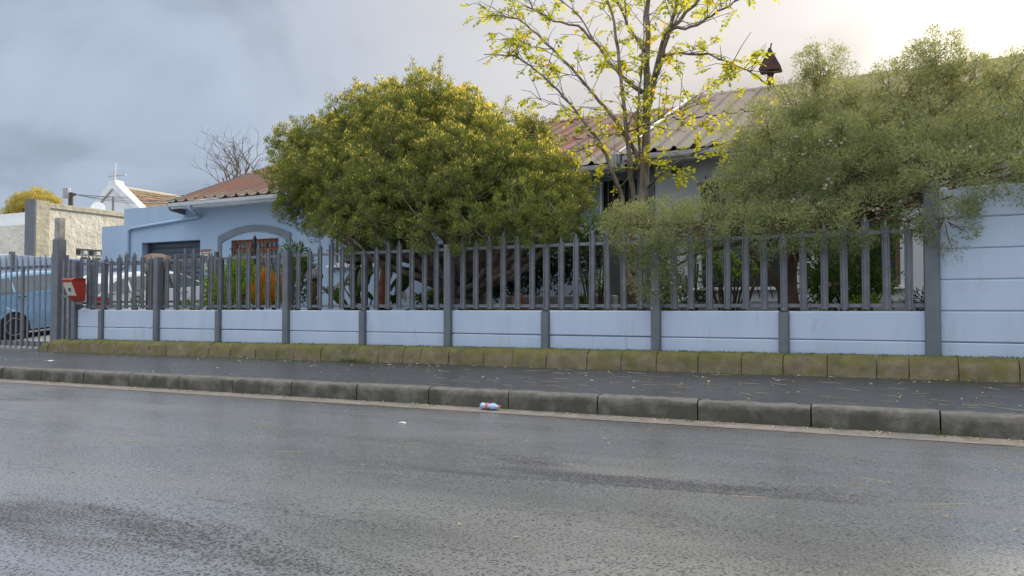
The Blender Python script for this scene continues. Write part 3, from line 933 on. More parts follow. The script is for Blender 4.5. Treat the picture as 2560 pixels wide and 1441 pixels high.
# boxed end of the eave at the garage
hchild('eave_end', MB().prism([(EA_Y - 0.03, EA_Z - 0.02), (YA + 0.02, EA_Z + 0.22), (YA + 0.02, EA_Z - 0.26), (EA_Y + 0.05, EA_Z - 0.20)], XA0 - 0.06, XA0 + 0.0, 'x'), M['trim'])

# downpipe with its long sloping run across the garage front
dp0 = at(473, 524, EA_Y - 0.03)
a1 = at(500, 540, YA - 0.06)
pth = [(dp0.x, EA_Y - 0.03, EA_Z - 0.10), (dp0.x, EA_Y - 0.02, EA_Z - 0.22), (dp0.x + 0.06, EA_Y + 0.06, EA_Z - 0.27), (a1.x - 0.06, YA - 0.10, a1.z + 0.03), (a1.x, YA - 0.06, a1.z), (a1.x - 0.10, YA - 0.05, a1.z - 0.03)]
e1 = at(330, 571, YA - 0.05)
pth += [(e1.x, YA - 0.05, e1.z), (e1.x - 0.14, YA - 0.05, e1.z - 0.05), (e1.x - 0.16, YA - 0.05, e1.z - 0.16)]
b1 = at(318, 668, YA - 0.05)
pth += [(e1.x - 0.16, YA - 0.05, b1.z + 0.12), (e1.x - 0.22, YA - 0.05, b1.z + 0.02), (e1.x - 0.9, YA - 0.05, b1.z - 0.02)]
hchild('downpipe', MB().tube(pth, 0.042, 10), M['house'], smooth=True)
hchild('pipe_collar', MB().tube([(e1.x - 0.16, YA - 0.05, 2.6), (e1.x - 0.16, YA - 0.05, 2.66)], 0.05, 10), M['house'])

# garage door: horizontal slats, recessed
gd = empty('garage_door', parent=house)
gd.matrix_parent_inverse = Matrix.Translation(-house.location)
nsl = 17
for i in range(nsl):
    z0 = 0.35 + i * (2.53 / nsl)
    s = MB().prism([(0.0, 0.0), (-0.006, 0.010), (-0.026, 0.018), (-0.026, 0.125), (-0.006, 0.135), (0.0, 0.146)], GAR[0] + 0.01, GAR[1] - 0.01, 'x')
    link('slat', s.mesh('slat'), M['shutter'], gd, (0, YA + 0.34, z0))
link('backing', MB().box(GAR[0] - 0.02, GAR[1] + 0.02, YA + 0.345, YA + 0.37, 0.3, 2.95).mesh('backing'), M['shutter'], gd)
link('reveal', MB().add([(GAR[0], YA + 0.2, 0.3), (GAR[0], YA + 0.345, 0.3), (GAR[0], YA + 0.345, 2.88), (GAR[0], YA + 0.2, 2.88),
                         (GAR[1], YA + 0.2, 0.3), (GAR[1], YA + 0.345, 0.3), (GAR[1], YA + 0.345, 2.88), (GAR[1], YA + 0.2, 2.88)], [(0, 1, 2, 3), (4, 5, 6, 7), (3, 2, 6, 7)]).mesh('reveal'), M['grey'], gd)

# arched plaster surround
ax0, ax1 = at(546, 600, YA).x, at(728, 600, YA).x
az0, azm = 2.93, 3.19
outer, innr = [], []
NA = 24
bw = 0.17
for i in range(NA + 1):
    t = i / NA
    xx = ax0 + (ax1 - ax0) * t
    zz_ = az0 + (azm - az0) * (1 - (2 * t - 1) ** 2)
    outer.append((xx, zz_))
    innr.append((ax0 + bw * 0.75 + (ax1 - ax0 - 1.5 * bw) * t, zz_ - bw * 0.98))
poly = [(ax0, 0.9)] + outer + [(ax1, 0.9), (ax1 - bw * 0.75, 0.9)] + innr[::-1] + [(ax0 + bw * 0.75, 0.9)]
vs = [(p[0], YA - 0.03, p[1]) for p in outer] + [(p[0], YA - 0.03, p[1]) for p in innr] + [(p[0], YA + 0.01, p[1]) for p in outer] + [(p[0], YA + 0.01, p[1]) for p in innr]
n_ = NA + 1
fs = []
for i in range(NA):
    fs += [(i, i + 1, n_ + i + 1, n_ + i), (i, 2 * n_ + i, 2 * n_ + i + 1, i + 1), (n_ + i, n_ + i + 1, 3 * n_ + i + 1, 3 * n_ + i)]
am = MB().add(vs, fs)
am.box(ax0, ax0 + bw * 0.75, YA - 0.03, YA + 0.01, 0.7, az0 - 0.16)
am.add([(ax0, YA - 0.03, az0 - 0.16), (ax0 + bw * .75, YA - 0.03, az0 - 0.16), (innr[0][0], YA - 0.03, innr[0][1]), (ax0, YA - 0.03, az0)], [(0, 1, 2, 3)])
am.box(ax1 - bw * 0.75, ax1, YA - 0.03, YA + 0.01, 0.7, az0 - 0.16)
am.add([(ax1 - bw * .75, YA - 0.03, az0 - 0.16), (ax1, YA - 0.03, az0 - 0.16), (ax1, YA - 0.03, az0), (innr[-1][0], YA - 0.03, innr[-1][1])], [(0, 1, 2, 3)])
hchild('arch_surround', am, M['trim'])


def window(op, y, fm, nx, curtain=True, bars=0, bar_dy=0.06, hb=(0.5,), fw_=0.06, glassm='glass'):
    x0, x1, z0, z1 = op
    w = empty('window', parent=house)
    w.matrix_parent_inverse = Matrix.Translation(-house.location)
    fr = MB()
    yy = y + 0.10
    fr.box(x0, x1, yy, yy + 0.06, z1 - fw_, z1)
    fr.box(x0, x1, yy, yy + 0.06, z0, z0 + fw_)
    for i in range(nx + 1):
        cx = x0 + fw_ / 2 + (x1 - x0 - fw_) * i / nx
        fr.box(cx - fw_ / 2, cx + fw_ / 2, yy + 0.002, yy + 0.058, z0 + fw_, z1 - fw_)
    link('frame', fr.mesh('frame'), fm, w)
    for i in range(nx):
        a = x0 + fw_ + (x1 - x0 - fw_) * i / nx
        b = x0 + (x1 - x0 - fw_) * (i + 1) / nx
        link('pane', MB().box(a, b, yy + 0.025, yy + 0.032, z0 + fw_, z1 - fw_).mesh('pane'), M[glassm], w)
    if bars:
        for i in range(bars):
            cx = x0 + (x1 - x0) * (i + 0.5) / bars
            yb = y - bar_dy
            if bar_dy > 0.1:
                p_ = [(cx, y + 0.01, z1 + 0.10), (cx + 0.01, yb + 0.03, z1 + 0.08), (cx, yb, z1 - 0.02), (cx, yb, z0 + 0.05), (cx + 0.02, yb + 0.02, z0 - 0.06), (cx + 0.03, y + 0.01, z0 - 0.20)]
            else:
                p_ = [(cx, yb, z1 - 0.01), (cx, yb, z0 + 0.01)]
            link('bar', MB().tube(p_, 0.008, 6).mesh('bar'), M['iron'], w)
        for h in hb:
            zz_ = z0 + (z1 - z0) * h
            link('bar', MB().box(x0 - 0.03, x1 + 0.03, y - bar_dy - 0.006, y - bar_dy + 0.006, zz_ - 0.012, zz_ + 0.012).mesh('bar'), M['iron'], w)
    return w


def clearglass():
    m = bpy.data.materials.new('clear_window_glass')
    m.use_nodes = True
    t = m.node_tree
    k = G(t)
    gl = k.n('ShaderNodeBsdfGlossy', {'Color': (0.9, 0.95, 1, 1), 'Roughness': 0.03})
    tr = k.n('ShaderNodeBsdfTransparent', {'Color': (0.75, 0.8, 0.8, 1)})
    fz = k.n('ShaderNodeFresnel', {'IOR': 1.5})
    mx = k.n('ShaderNodeMixShader', {0: k.math('ADD', fz.outputs[0], 0.10), 1: tr.outputs[0], 2: gl.outputs[0]})
    t.links.new(mx.outputs[0], t.nodes['Material Output'].inputs['Surface'])
    return m


M['clear'] = clearglass()
wA = window(WA, YA, M['wood'], 3, bars=12, hb=(0.55, 0.86), bar_dy=0.03, fw_=0.10, glassm='clear')
link('transom', MB().box(WA[0], WA[1], YA + 0.07, YA + 0.10, 2.50, 2.60).mesh('transom'), M['wood'], wA)
link('curtain', MB().add([(WA[0] + (WA[1] - WA[0]) * i / 40, YA + 0.30 + 0.03 * math.sin(i * 1.9), z) for z in (1.2, 2.8) for i in range(41)], [(i, i + 1, 42 + i, 41 + i) for i in range(40)]).mesh('curtain'), M['curtain'], wA)
wC = window(WC, YA, M['white'], 3, bars=9, hb=(0.35, 0.7), bar_dy=0.14, fw_=0.06, glassm='clear')
link('curtain', MB().add([(WC[0] + (WC[1] - WC[0]) * i / 40, YA + 0.28 + 0.03 * math.sin(i * 2.1), z) for z in (2.1, 3.05) for i in range(41)], [(i, i + 1, 42 + i, 41 + i) for i in range(40)]).mesh('curtain'), M['curtain'], wC)
link('sill', MB().box(WC[0] - 0.1, WC[1] + 0.1, YA - 0.08, YA + 0.12, WC[2] - 0.075, WC[2] - 0.004).mesh('sill'), M['white'], wC, bevel=0.006)
w1 = window(W1, YB, M['iron'], 2, bars=7, bar_dy=0.18, hb=(0.05, 0.5, 0.97), fw_=0.06)
w2 = window(W2, YB, M['bronze'], 2, bars=3, bar_dy=0.16, hb=(0.32, 0.97), fw_=0.07)
for w_, o_ in ((w1, W1), (w2, W2)):
    link('sill', MB().box(o_[0] - 0.08, o_[1] + 0.08, YB - 0.09, YB + 0.1, o_[2] - 0.06, o_[2] - 0.003).mesh('sill'), M['white'], w_, bevel=0.006)
# entrance with barred security gate
dr = empty('door', parent=house)
dr.matrix_parent_inverse = Matrix.Translation(-house.location)
link('leaf', MB().box(DR[0], DR[1], YA + 0.16, YA + 0.2, DR[2], DR[3]).mesh('leaf'), M['plastic'], dr)
for i in range(7):
    cx = DR[0] + (DR[1] - DR[0]) * (i + 0.5) / 7
    link('bar', MB().tube([(cx, YA + 0.04, DR[2]), (cx, YA + 0.04, DR[3])], 0.009, 6).mesh('bar'), M['galv'], dr)
link('frame', MB().box(DR[0] + 0.003, DR[0] + 0.05, YA - 0.02, YA + 0.1, DR[2], DR[3] - 0.01).mesh('frame'), M['white'], dr)
link('transom', MB().box(DR[0] + 0.055, DR[1] - 0.01, YA + 0.02, YA + 0.06, 2.72, 2.77).mesh('transom'), M['iron'], dr)
# air brick
ab = at(1693, 425, YB)
av = empty('air_vent', parent=house)
av.matrix_parent_inverse = Matrix.Translation(-house.location)
link('plate', MB().box(ab.x - 0.11, ab.x + 0.11, YB - 0.012, YB + 0.01, ab.z - 0.075, ab.z + 0.075).mesh('plate'), M['trim'], av)
for i in range(3):
    for j in range(2):
        link('slot', MB().box(ab.x - 0.09 + i * 0.065, ab.x - 0.045 + i * 0.065, YB - 0.016, YB - 0.005, ab.z - 0.055 + j * 0.06, ab.z - 0.01 + j * 0.06).mesh('slot'), M['dark'], av)
# porch steps pillar (dark) in front of the entrance and low plaster planter
pl = at(1556, 700, 3.3)
pillar = tag(MB().box(-0.26, 0.26, -0.12, 0.12, 0, 1.72).build('porch_pillar', M['grey'], None, bevel=0.012, loc=(pl.x, 3.3, 0.6)), 'square dark grey porch pillar behind the fence near the front door', 'pillar')
p0, p1 = at(1258, 738, 2.9), at(1535, 740, 2.9)
planter = tag(MB().box(p0.x, p1.x, 2.9, 3.15, 0.6, 1.215).build('planter_wall', M['planter'], None, bevel=0.02), 'low rough grey plaster garden wall behind the fence', 'wall')
# house furnishings on the wall: security sign
sg = tag(empty('security_sign', (-17.0, YA, 2.1)), 'small security sign with helmet emblem and red band beside the garage door', 'sign')
s0, s1 = at(501, 624, YA - 0.01), at(528, 671, YA - 0.01)
sx, sw, sz, sh = (s0.x + s1.x) / 2, abs(s1.x - s0.x), s1.z, s0.z - s1.z


def sgn(name, mb, m):
    o = link(name, mb.mesh(name), m, sg)
    o.matrix_parent_inverse = Matrix.Translation(-sg.location)
    return o


def U(u, v):
    return (sx - sw / 2 + sw * u, sz + sh * v)


def spoly(name, pts, m, lift):
    return sgn(name, MB().prism([U(*p) for p in pts], YA - 0.010 - lift, YA - 0.004, 'y'), m)


spoly('board', [(0, 0), (1, 0), (1, 1), (0, 1)], M['signwhite'], 0.0)
spoly('red_band', [(0.02, 0.86), (0.98, 0.86), (0.98, 0.99), (0.02, 0.99)], M['signred'], 0.002)
ell = lambda cx, cy, rx, ry, a0=0, a1=360, n=18: [(cx + rx * math.cos(R(a0 + (a1 - a0) * i / n)), cy + ry * math.sin(R(a0 + (a1 - a0) * i / n))) for i in range(n + (0 if a1 - a0 == 360 else 1))]
spoly('emblem_field', [(0.04, 0.22), (0.96, 0.22), (0.96, 0.68), (0.04, 0.68)], M['signgrey'], 0.002)
spoly('emblem_ring', ell(0.52, 0.46, 0.36, 0.22), M['signwhite'], 0.003)
spoly('emblem_disc', ell(0.52, 0.46, 0.31, 0.185), M['signgrey'], 0.004)
spoly('helmet', [(0.36, 0.40), (0.40, 0.48), (0.56, 0.50), (0.66, 0.44), (0.62, 0.40), (0.68, 0.36), (0.54, 0.33), (0.52, 0.24), (0.46, 0.32)], M['signwhite'], 0.005)
for i, (a, b) in enumerate(((0.2, 0.3), (0.36, 0.48), (0.54, 0.62), (0.68, 0.8))):
    spoly('lettering', [(a, 0.74), (b, 0.74), (b, 0.80), (a, 0.80)], M['ink'], 0.002)
spoly('lettering', [(0.06, 0.08), (0.16, 0.08), (0.16, 0.17), (0.06, 0.17)], M['signred'], 0.002)

# flue with cowl
fb = at(1927, 215, 10.2)
flue = tag(empty('chimney_flue', (fb.x, 10.2, fb.z - 0.3)), 'rust-brown steel chimney flue with pitched cowl on the roof ridge', 'chimney')
ft = at(1927, 170, 10.2).z
cw = (at(1955, 165, 10.2).x - at(1898, 165, 10.2).x)
ctop = at(1927, 125, 10.2).z
link('pipe', MB().tube([(0, 0, 0), (0, 0, ft - fb.z + 0.35)], 0.085, 12).mesh('pipe', True), M['rusty'], flue)
zc = ft - fb.z + 0.30
hh = ctop - ft
link('cowl', MB().prism([(-cw / 2, zc - 0.06), (-cw / 2 + 0.03, zc - 0.1), (cw / 2 - 0.03, zc - 0.1), (cw / 2, zc - 0.06), (0.02, zc + hh), (-0.02, zc + hh)], -0.19, 0.19, 'y').mesh('cowl'), M['rusty'], flue, bevel=0.01)
link('spike', MB().tube([(0, 0, zc + hh - 0.02), (0.01, 0, zc + hh + 0.09), (0.025, 0, zc + hh + 0.16)], [0.02, 0.016, 0.022], 6).mesh('spike'), M['rusty'], flue)
# torn flashing on the ridge
fl = at(1400, 325, 10.2)
tag(MB().add([(0, 0, 0), (0.5, 0.0, 0.03), (0.62, 0.2, 0.14), (0.1, 0.2, 0.13), (0, 0, 0.03), (0.5, 0.0, 0.06), (0.62, 0.2, 0.17), (0.1, 0.2, 0.16)],
             [(3, 2, 1, 0), (4, 5, 6, 7), (0, 1, 5, 4), (1, 2, 6, 5), (2, 3, 7, 6), (3, 0, 4, 7)]).build('roof_patch', M['plastic'], None, loc=(fl.x, 10.2, EA_Z + (10.2 - EA_Y) * PIT + 0.14)),
    'dark torn sheet patch lying on the red roof by the ridge', 'roof patch')

# ------------------------------------------------------------------ neighbours beyond the driveway


def atX(x, y, X):
    r = _fw * FPX + _rt * (x - 1280) - _up * (y - 720.5)
    return CAM + r * ((X - CAM.x) / r.x)


def wchild(root, name, mb, m, bevel=0, smooth=False, parent=None):
    """part written in world coordinates under a thing whose Empty sits at its base"""
    me = mb.mesh(name, smooth) if isinstance(mb, MB) else mb
    o = link(name, me, m, parent or root, None, bevel)
    if not parent:
        o.matrix_parent_inverse = Matrix.Translation(-root.location)
    return o


side = tag(empty('side_wall', (-21.65, 2.5, 0.1)), 'pale blue panel wall dividing the driveway from the cream building', 'wall')
pmY = panel_mesh(1.40, PZ - 0.006)
pmY.materials.append(M['paint'])
spost = post_mesh(0.11, 0.12, 2.45)
spost.materials.append(M['grey'])
for b in range(4):
    for r_ in range(7):
        child('panel', pmY, side, (-21.62, 0.15 + b * 1.5 - 0.0, 0.14 + r_ * PZ), rot=(0, 0, R(90)))
for b in range(5):
    child('post', spost, side, (-21.58, 0.10 + b * 1.5, 0.08), rot=(0, 0, R(90)))

nb = tag(empty('neighbour_building', (-27, 8, 0.1)), 'flat-roofed building with rough cream plaster side and grey corner pilaster beyond the driveway', 'building')
NX = -24.0
cor = atX(117, 600, NX)
ztop = atX(117, 520, NX).z
gb0, gb1 = atX(190, 621, NX), atX(262, 652, NX)
y0, y1, zA, zB = gb0.y, gb0.y + 1.7, 2.05, gb0.z
nbm = MB()
for (ya, yb_, za_, zb_) in ((cor.y, y0, 0.1, ztop), (y1, 16.0, 0.1, ztop), (y0, y1, 0.1, zA), (y0, y1, zB, ztop)):
    nbm.add([(NX, ya, za_), (NX, yb_, za_), (NX, yb_, zb_), (NX, ya, zb_)], [(0, 1, 2, 3)])
nbm.add([(NX, y0, zA), (NX, y1, zA), (NX, y1, zB), (NX, y0, zB), (NX - .12, y0, zA), (NX - .12, y1, zA), (NX - .12, y1, zB), (NX - .12, y0, zB)], [(0, 1, 5, 4), (1, 2, 6, 5), (2, 3, 7, 6), (3, 0, 4, 7)])
nbm.box(-34.0, NX - 0.15, cor.y + 0.6, 16.0, 0.1, ztop - 0.35)
wchild(nb, 'wall', nbm, M['cream'])
wchild(nb, 'coping', MB().box(NX - 0.3, NX + 0.06, cor.y + 0.01, 16.0, ztop - 0.002, ztop + 0.16), M['beige'], bevel=0.01)
wchild(nb, 'pilaster', MB().box(NX - 0.32, NX + 0.12, cor.y - 0.42, cor.y, 0.1, ztop + 0.20), M['beige'])
wchild(nb, 'pilaster_face', MB().box(NX - 0.36, NX + 0.13, cor.y - 0.47, cor.y - 0.415, 0.1, ztop + 0.21), M['grey'])
gbk = empty('glass_block_window', parent=nb)
gbk.matrix_parent_inverse = Matrix.Translation(-nb.location)
for i in range(7):
    for j in range(int((zB - zA) / 0.21)):
        gg = MB().lathe([(0.02, 0.012), (0.06, 0.010), (0.085, -0.004), (0.10, -0.01), (0.10, -0.06)], 4, ax='x')
        o = link('glass_block', MB().add([(p[0], (p[1] + p[2]) * 0.7071, (p[2] - p[1]) * 0.7071) for p in gg.v], gg.f).mesh('glass_block'), M['lamp_clear'] if (i + j) % 2 else M['glass'], gbk, (NX - 0.05, y0 + 0.13 + i * 0.23, zB - 0.12 - j * 0.21))
link('mortar', MB().box(NX - 0.115, NX - 0.10, y0 + 0.01, y1 - 0.01, zA + 0.01, zB - 0.01).mesh('mortar'), M['cream'], gbk)
# street front of that building, set back, with fascia, awning and brown window
fy = 7.4
fr0, fr1 = at(-160, 600, fy).x, NX - 0.33
fz0, fz1 = at(40, 572, fy).z, at(40, 541, fy).z
wq = (at(-80, 640, fy).x, at(37, 640, fy).x, 1.3, at(20, 618, fy).z)
mbq = wall_mesh(fy, sorted({fr0, fr1, wq[0], wq[1]}), sorted({0.1, wq[2], wq[3], fz0}), lambda x, z: True, [wq], 0.15)
wchild(nb, 'front_wall', mbq, M['whitewall'])
wchild(nb, 'roof_slab', MB().box(fr0, NX - 0.36, fy - 0.55, fy + 6, fz0, fz1), M['whitewall'], bevel=0.02)
aw0, aw1 = at(-60, 628, fy - 0.3), at(80, 588, fy - 0.3)
wchild(nb, 'awning', MB().add([(fr0, fy + .0, aw1.z + 0.25), (fr1 - 0.02, fy + .0, aw1.z + 0.20), (fr1 - 0.02, fy - 0.95, aw1.z - 0.02), (fr0, fy - 0.95, aw1.z - 0.30),
                               (fr0, fy + .0, aw1.z + 0.19), (fr1 - 0.02, fy + .0, aw1.z + 0.14), (fr1 - 0.02, fy - 0.95, aw1.z - 0.24), (fr0, fy - 0.95, aw1.z - 0.54)],
                              [(0, 1, 2, 3), (7, 6, 5, 4), (0, 4, 5, 1), (1, 5, 6, 2), (2, 6, 7, 3), (3, 7, 4, 0)]), M['white'])
nw = empty('window', parent=nb)
nw.matrix_parent_inverse = Matrix.Translation(-nb.location)
link('pane', MB().box(wq[0], wq[1], fy + 0.11, fy + 0.13, wq[2], wq[3]).mesh('pane'), M['glass'], nw)
for i in range(4):
    xx = wq[0] + (wq[1] - wq[0]) * (i + 0.5) / 4
    link('frame', MB().box(xx - 0.09, xx + 0.09, fy + 0.03, fy + 0.10, wq[2], wq[3]).mesh('frame'), M['wood'], nw)

dish = tag(empty('satellite_dish', (0, 0, 0)), 'pale round satellite dish on the roof of the cream building', 'satellite dish')
dc = at(245, 522, 9.6)
dish.scale = (0.72, 0.72, 0.72)
dish.location = dc
dish.rotation_euler = (R(-12), 0, R(38))
link('reflector', MB().lathe([(0.0, 0.07), (0.15, 0.06), (0.27, 0.025), (0.345, -0.015), (0.35, -0.005), (0.27, 0.045), (0.15, 0.08), (0.0, 0.09)], 28, ax='y').mesh('reflector', True), M['stone'], dish)
link('rim', MB().lathe([(0.335, -0.025), (0.362, -0.02), (0.36, 0.005), (0.34, 0.0)], 28, ax='y').mesh('rim', True), M['white'], dish)
link('mark', MB().box(-0.12, 0.06, 0.02, 0.045, -0.02, 0.01).mesh('mark'), M['signgrey'], dish)
link('mast', MB().tube([(0, 0.12, -0.1), (0, 0.16, -0.7)], 0.025, 8).mesh('mast'), M['galv'], dish)

# white gabled hall with tiled roof, far behind
hx, hy = -49.5, 26.0
pa = at(284, 462, hy)
hz = pa.z
hall = tag(empty('gabled_hall', (pa.x, hy, -0.7)), 'distant white gabled building with brown tiled roof', 'building')
half, hd, tn = 6.5, 22.0, 0.72
ez = hz - half * tn
wchild(hall, 'gable_wall', MB().prism([(pa.x - half, -0.7), (pa.x + half, -0.7), (pa.x + half, ez - 0.3), (pa.x, hz - 0.35), (pa.x - half, ez - 0.3)], hy, hy + 0.4, 'y'), M['whitewall'])
wchild(hall, 'coping', MB().prism([(pa.x, hz - 0.25), (pa.x + half + 0.1, ez - 0.30), (pa.x + half + 0.1, ez + 0.14), (pa.x + 0.45, hz - 0.02), (pa.x + 0.30, hz + 0.30), (pa.x - 0.30, hz + 0.30), (pa.x - 0.45, hz - 0.02), (pa.x - half - 0.1, ez + 0.14), (pa.x - half - 0.1, ez - 0.30)], hy - 0.12, hy + 0.55, 'y'), M['white'])
wchild(hall, 'side_wall', MB().box(pa.x - half + 0.1, pa.x + half - 0.1, hy + 0.4, hy + hd, -0.7, ez - 0.4), M['whitewall'])
rt_ = empty('roof', parent=hall)
rt_.matrix_parent_inverse = Matrix.Translation(-hall.location)
nrow = 22
slope = math.hypot(half, half * tn)
for sgn_ in (1, -1):
    for i in range(nrow):
        u0, u1 = i / nrow, (i + 1.15) / nrow
        xa_, za_ = pa.x + sgn_ * half * u0, hz - 0.2 - half * tn * u0
        xb_, zb_ = pa.x + sgn_ * half * u1, hz - 0.2 - half * tn * u1
        link('tile_row', MB().add([(xa_, hy + 0.5, za_), (xa_, hy + hd, za_), (xb_, hy + hd, zb_ + 0.06), (xb_, hy + 0.5, zb_ + 0.06), (xb_, hy + 0.5, zb_), (xb_, hy + hd, zb_)],
                                  [(0, 1, 2, 3), (3, 2, 5, 4)]).mesh('tile_row'), M['rooftile'], rt_)
link('ridge', MB().tube([(pa.x, hy + 0.5, hz - 0.16), (pa.x, hy + hd, hz - 0.16)], 0.16, 8).mesh('ridge'), M['beige'], rt_)
wchild(hall, 'wall_bracket', MB().box(pa.x - 0.05, pa.x + 0.05, hy - 0.08, hy - 0.005, hz - 3.3, hz - 0.9), M['stone'])

ae = tag(empty('rooftop_aerial', (pa.x - 0.1, hy + 0.2, hz + 0.1)), 'thin television aerial on the peak of the white gable', 'aerial')
link('mast', MB().tube([(0, 0, 0), (0, 0, 1.5)], 0.05, 6).mesh('mast'), M['lamp_clear'], ae)
link('boom', MB().tube([(-0.75, 0, 0.62), (0.75, 0.3, 0.62)], 0.04, 6).mesh('boom'), M['galv'], ae)
for i in range(5):
    xx = -0.7 + i * 0.35
    link('element', MB().tube([(xx, 0.1, 0.30), (xx, 0.1, 0.98)], 0.014, 4).mesh('element'), M['galv'], ae)

up_ = at(177, 500, 18.0)
pole = tag(empty('utility_pole', (up_.x, 18.0, -0.7)), 'wooden utility pole with grey junction box behind the cream building', 'pole')
pz = at(177, 484, 18.0).z
wchild(pole, 'shaft', MB().tube([(up_.x, 18, -0.7), (up_.x, 18, pz + 0.05)], [0.16, 0.13], 10), M['pole'])
wchild(pole, 'junction_box', MB().box(up_.x - 0.38, up_.x + 0.05, 17.75, 17.95, pz - 0.28, pz + 0.30), M['galv'], bevel=0.02)
wchild(pole, 'crossarm', MB().box(up_.x - 0.62, up_.x + 0.40, 17.93, 18.05, pz - 0.16, pz - 0.02), M['pole'])
for i, (tx, ty, tz) in enumerate(((-24, 24, -0.3), (-20.5, 15, -1.0), (-20.0, 12, -2.0), (-19.5, 11, -2.4))):
    a_ = Vector((up_.x + 0.35, 18, pz - 0.08))
    b_ = Vector((tx, ty, pz + tz))
    pts = [a_.lerp(b_, t / 8) - Vector((0, 0, 0.5 * 4 * (t / 8) * (1 - t / 8))) for t in range(9)]
    wchild(pole, 'wire', MB().tube(pts, 0.012, 4), M['iron'])

# ------------------------------------------------------------------ cars


def car(name, label, rear, L, W, H, paint, hatch, ground):
    c = tag(empty(name, (rear.x, rear.y, ground), R(90)), label, 'car', None)
    c.rotation_euler = (0, -math.atan(0.095), R(90))
    belt = 1.06 if H > 1.52 else 1.01
    w2 = W / 2
    wr, rw, fwx = 0.30, 0.72, L - 0.82

    def arch(cx, r, back):
        pts = [(cx + r * math.cos(R(a)), 0.29 + r * math.sin(R(a))) for a in range(0, 181, 18)]
        return pts
    low = [(0.10, 0.24), (0.02, 0.36), (0.0, 0.52), (0.03, 0.62), (0.02, 0.80), (0.07, belt), (L * 0.40, belt + 0.02), (L * 0.735, belt + 0.01),
           (L * 0.87, belt - 0.10), (L * 0.965, belt - 0.24), (L, belt - 0.42), (L - 0.01, 0.34), (L - 0.10, 0.22)]
    bottom = arch(fwx, 0.355, 1) + arch(rw, 0.355, 1)
    bottom = [(L - 0.3, 0.20)] + [p for p in bottom]
    poly = low + [(fwx + 0.36, 0.20)] + arch(fwx, 0.355, 1) + [(fwx - 0.36, 0.20), (rw + 0.36, 0.20)] + arch(rw, 0.355, 1) + [(rw - 0.36, 0.22)]

    def sy(z):
        if z < 0.45:
            return w2 - 0.05 * (0.45 - z) / 0.25
        return w2 - 0.02 * abs(z - 0.62) / 0.3

    def ey(x):
        e = 0.0
        if x < 0.5:
            e += 0.10 * (1 - x / 0.5) ** 2
        if x > L - 0.7:
            e += 0.16 * ((x - L + 0.7) / 0.7) ** 2
        return e
    n = len(poly)
    mb_ = MB()
    vs = [(x, sy(z) - ey(x), z) for x, z in poly] + [(x, -sy(z) + ey(x), z) for x, z in poly]
    bm = bmesh.new()
    bv = [bm.verts.new(v) for v in vs]
    f1 = bm.faces.new(bv[:n])
    f2 = bm.faces.new(bv[n:][::-1])
    for i in range(n):
        bm.faces.new((bv[i], bv[n + i], bv[n + (i + 1) % n], bv[(i + 1) % n]))
    bmesh.ops.triangulate(bm, faces=[f1, f2])
    bmesh.ops.recalc_face_normals(bm, faces=bm.faces)
    me = bpy.data.meshes.new('body')
    bm.to_mesh(me)
    bm.free()
    body = link('body', me, paint, c, None, 0.035)
    body.modifiers['bevel'].segments = 3
    # cabin
    rb_ = 0.10 if hatch else 0.55
    cab = [(rb_, belt - 0.01), (rb_ + 0.24, H - 0.20), (rb_ + 0.42, H - 0.075), (rb_ + 0.72, H - 0.018), (L * 0.36, H), (L * 0.47, H - 0.022), (L * 0.55, H - 0.09), (L * 0.735, belt - 0.01)]

    def cy(z):
        return w2 - 0.05 - 0.20 * (z - belt) / (H - belt)
    k_ = len(cab)
    cb = MB()
    cb.add([(x, cy(z), z) for x, z in cab] + [(x, -cy(z), z) for x, z in cab],
           [tuple(range(k_)), tuple(range(k_, 2 * k_))[::-1]] + [(i, k_ + i, k_ + (i + 1) % k_, (i + 1) % k_) for i in range(k_)])
    cabin = link('cabin', cb.mesh('cabin'), paint, c, None, 0.05)
    cabin.modifiers['bevel'].segments = 3
    zb0, zt = belt + 0.025, H - 0.125

    def sidewin(pts, nm='side_window'):
        for s in (1, -1):
            V = [(x, s * (cy(z) + 0.006), z) for x, z in pts]
            V2 = [(x, s * (cy(z) - 0.01), z) for x, z in pts]
            q = len(pts)
            link(nm, MB().add(V + V2, [tuple(range(q)), tuple(range(q, 2 * q))[::-1]] + [(i, (i + 1) % q, q + (i + 1) % q, q + i) for i in range(q)]).mesh(nm), M['carglass'], c)
    xr0 = rb_ + 0.16
    if hatch:
        sidewin([(xr0 + 0.05, zb0 + 0.08), (xr0 + 0.13, zb0 + 0.02), (rb_ + 0.68, zb0 - 0.01), (rb_ + 0.68, zt - 0.005), (rb_ + 0.50, zt - 0.03), (rb_ + 0.36, zt - 0.09), (xr0 + 0.08, zb0 + 0.16)])
    else:
        sidewin([(rb_ + 0.20, zb0 + 0.02), (rb_ + 0.62, zb0), (rb_ + 0.62, zt), (rb_ + 0.50, zt - 0.03)])
    m0 = rb_ + 0.73
    mid = L * 0.455
    sidewin([(m0, zb0 - 0.01), (mid - 0.03, zb0), (mid - 0.03, zt + 0.03), (m0, zt + 0.01)])
    sidewin([(mid + 0.05, zb0), (L * 0.69, zb0), (L * 0.56, zt - 0.01), (L * 0.52, zt + 0.02), (mid + 0.05, zt + 0.03)])
    for s in (1, -1):
        link('pillar_trim', MB().add([(mid - 0.028, s * (cy(zb0) + .004), zb0), (mid + .048, s * (cy(zb0) + .004), zb0), (mid + .048, s * (cy(zt) + .004), zt + .03), (mid - .028, s * (cy(zt) + .004), zt + .03)], [(0, 1, 2, 3)]).mesh('pillar_trim'), M['plastic'], c)
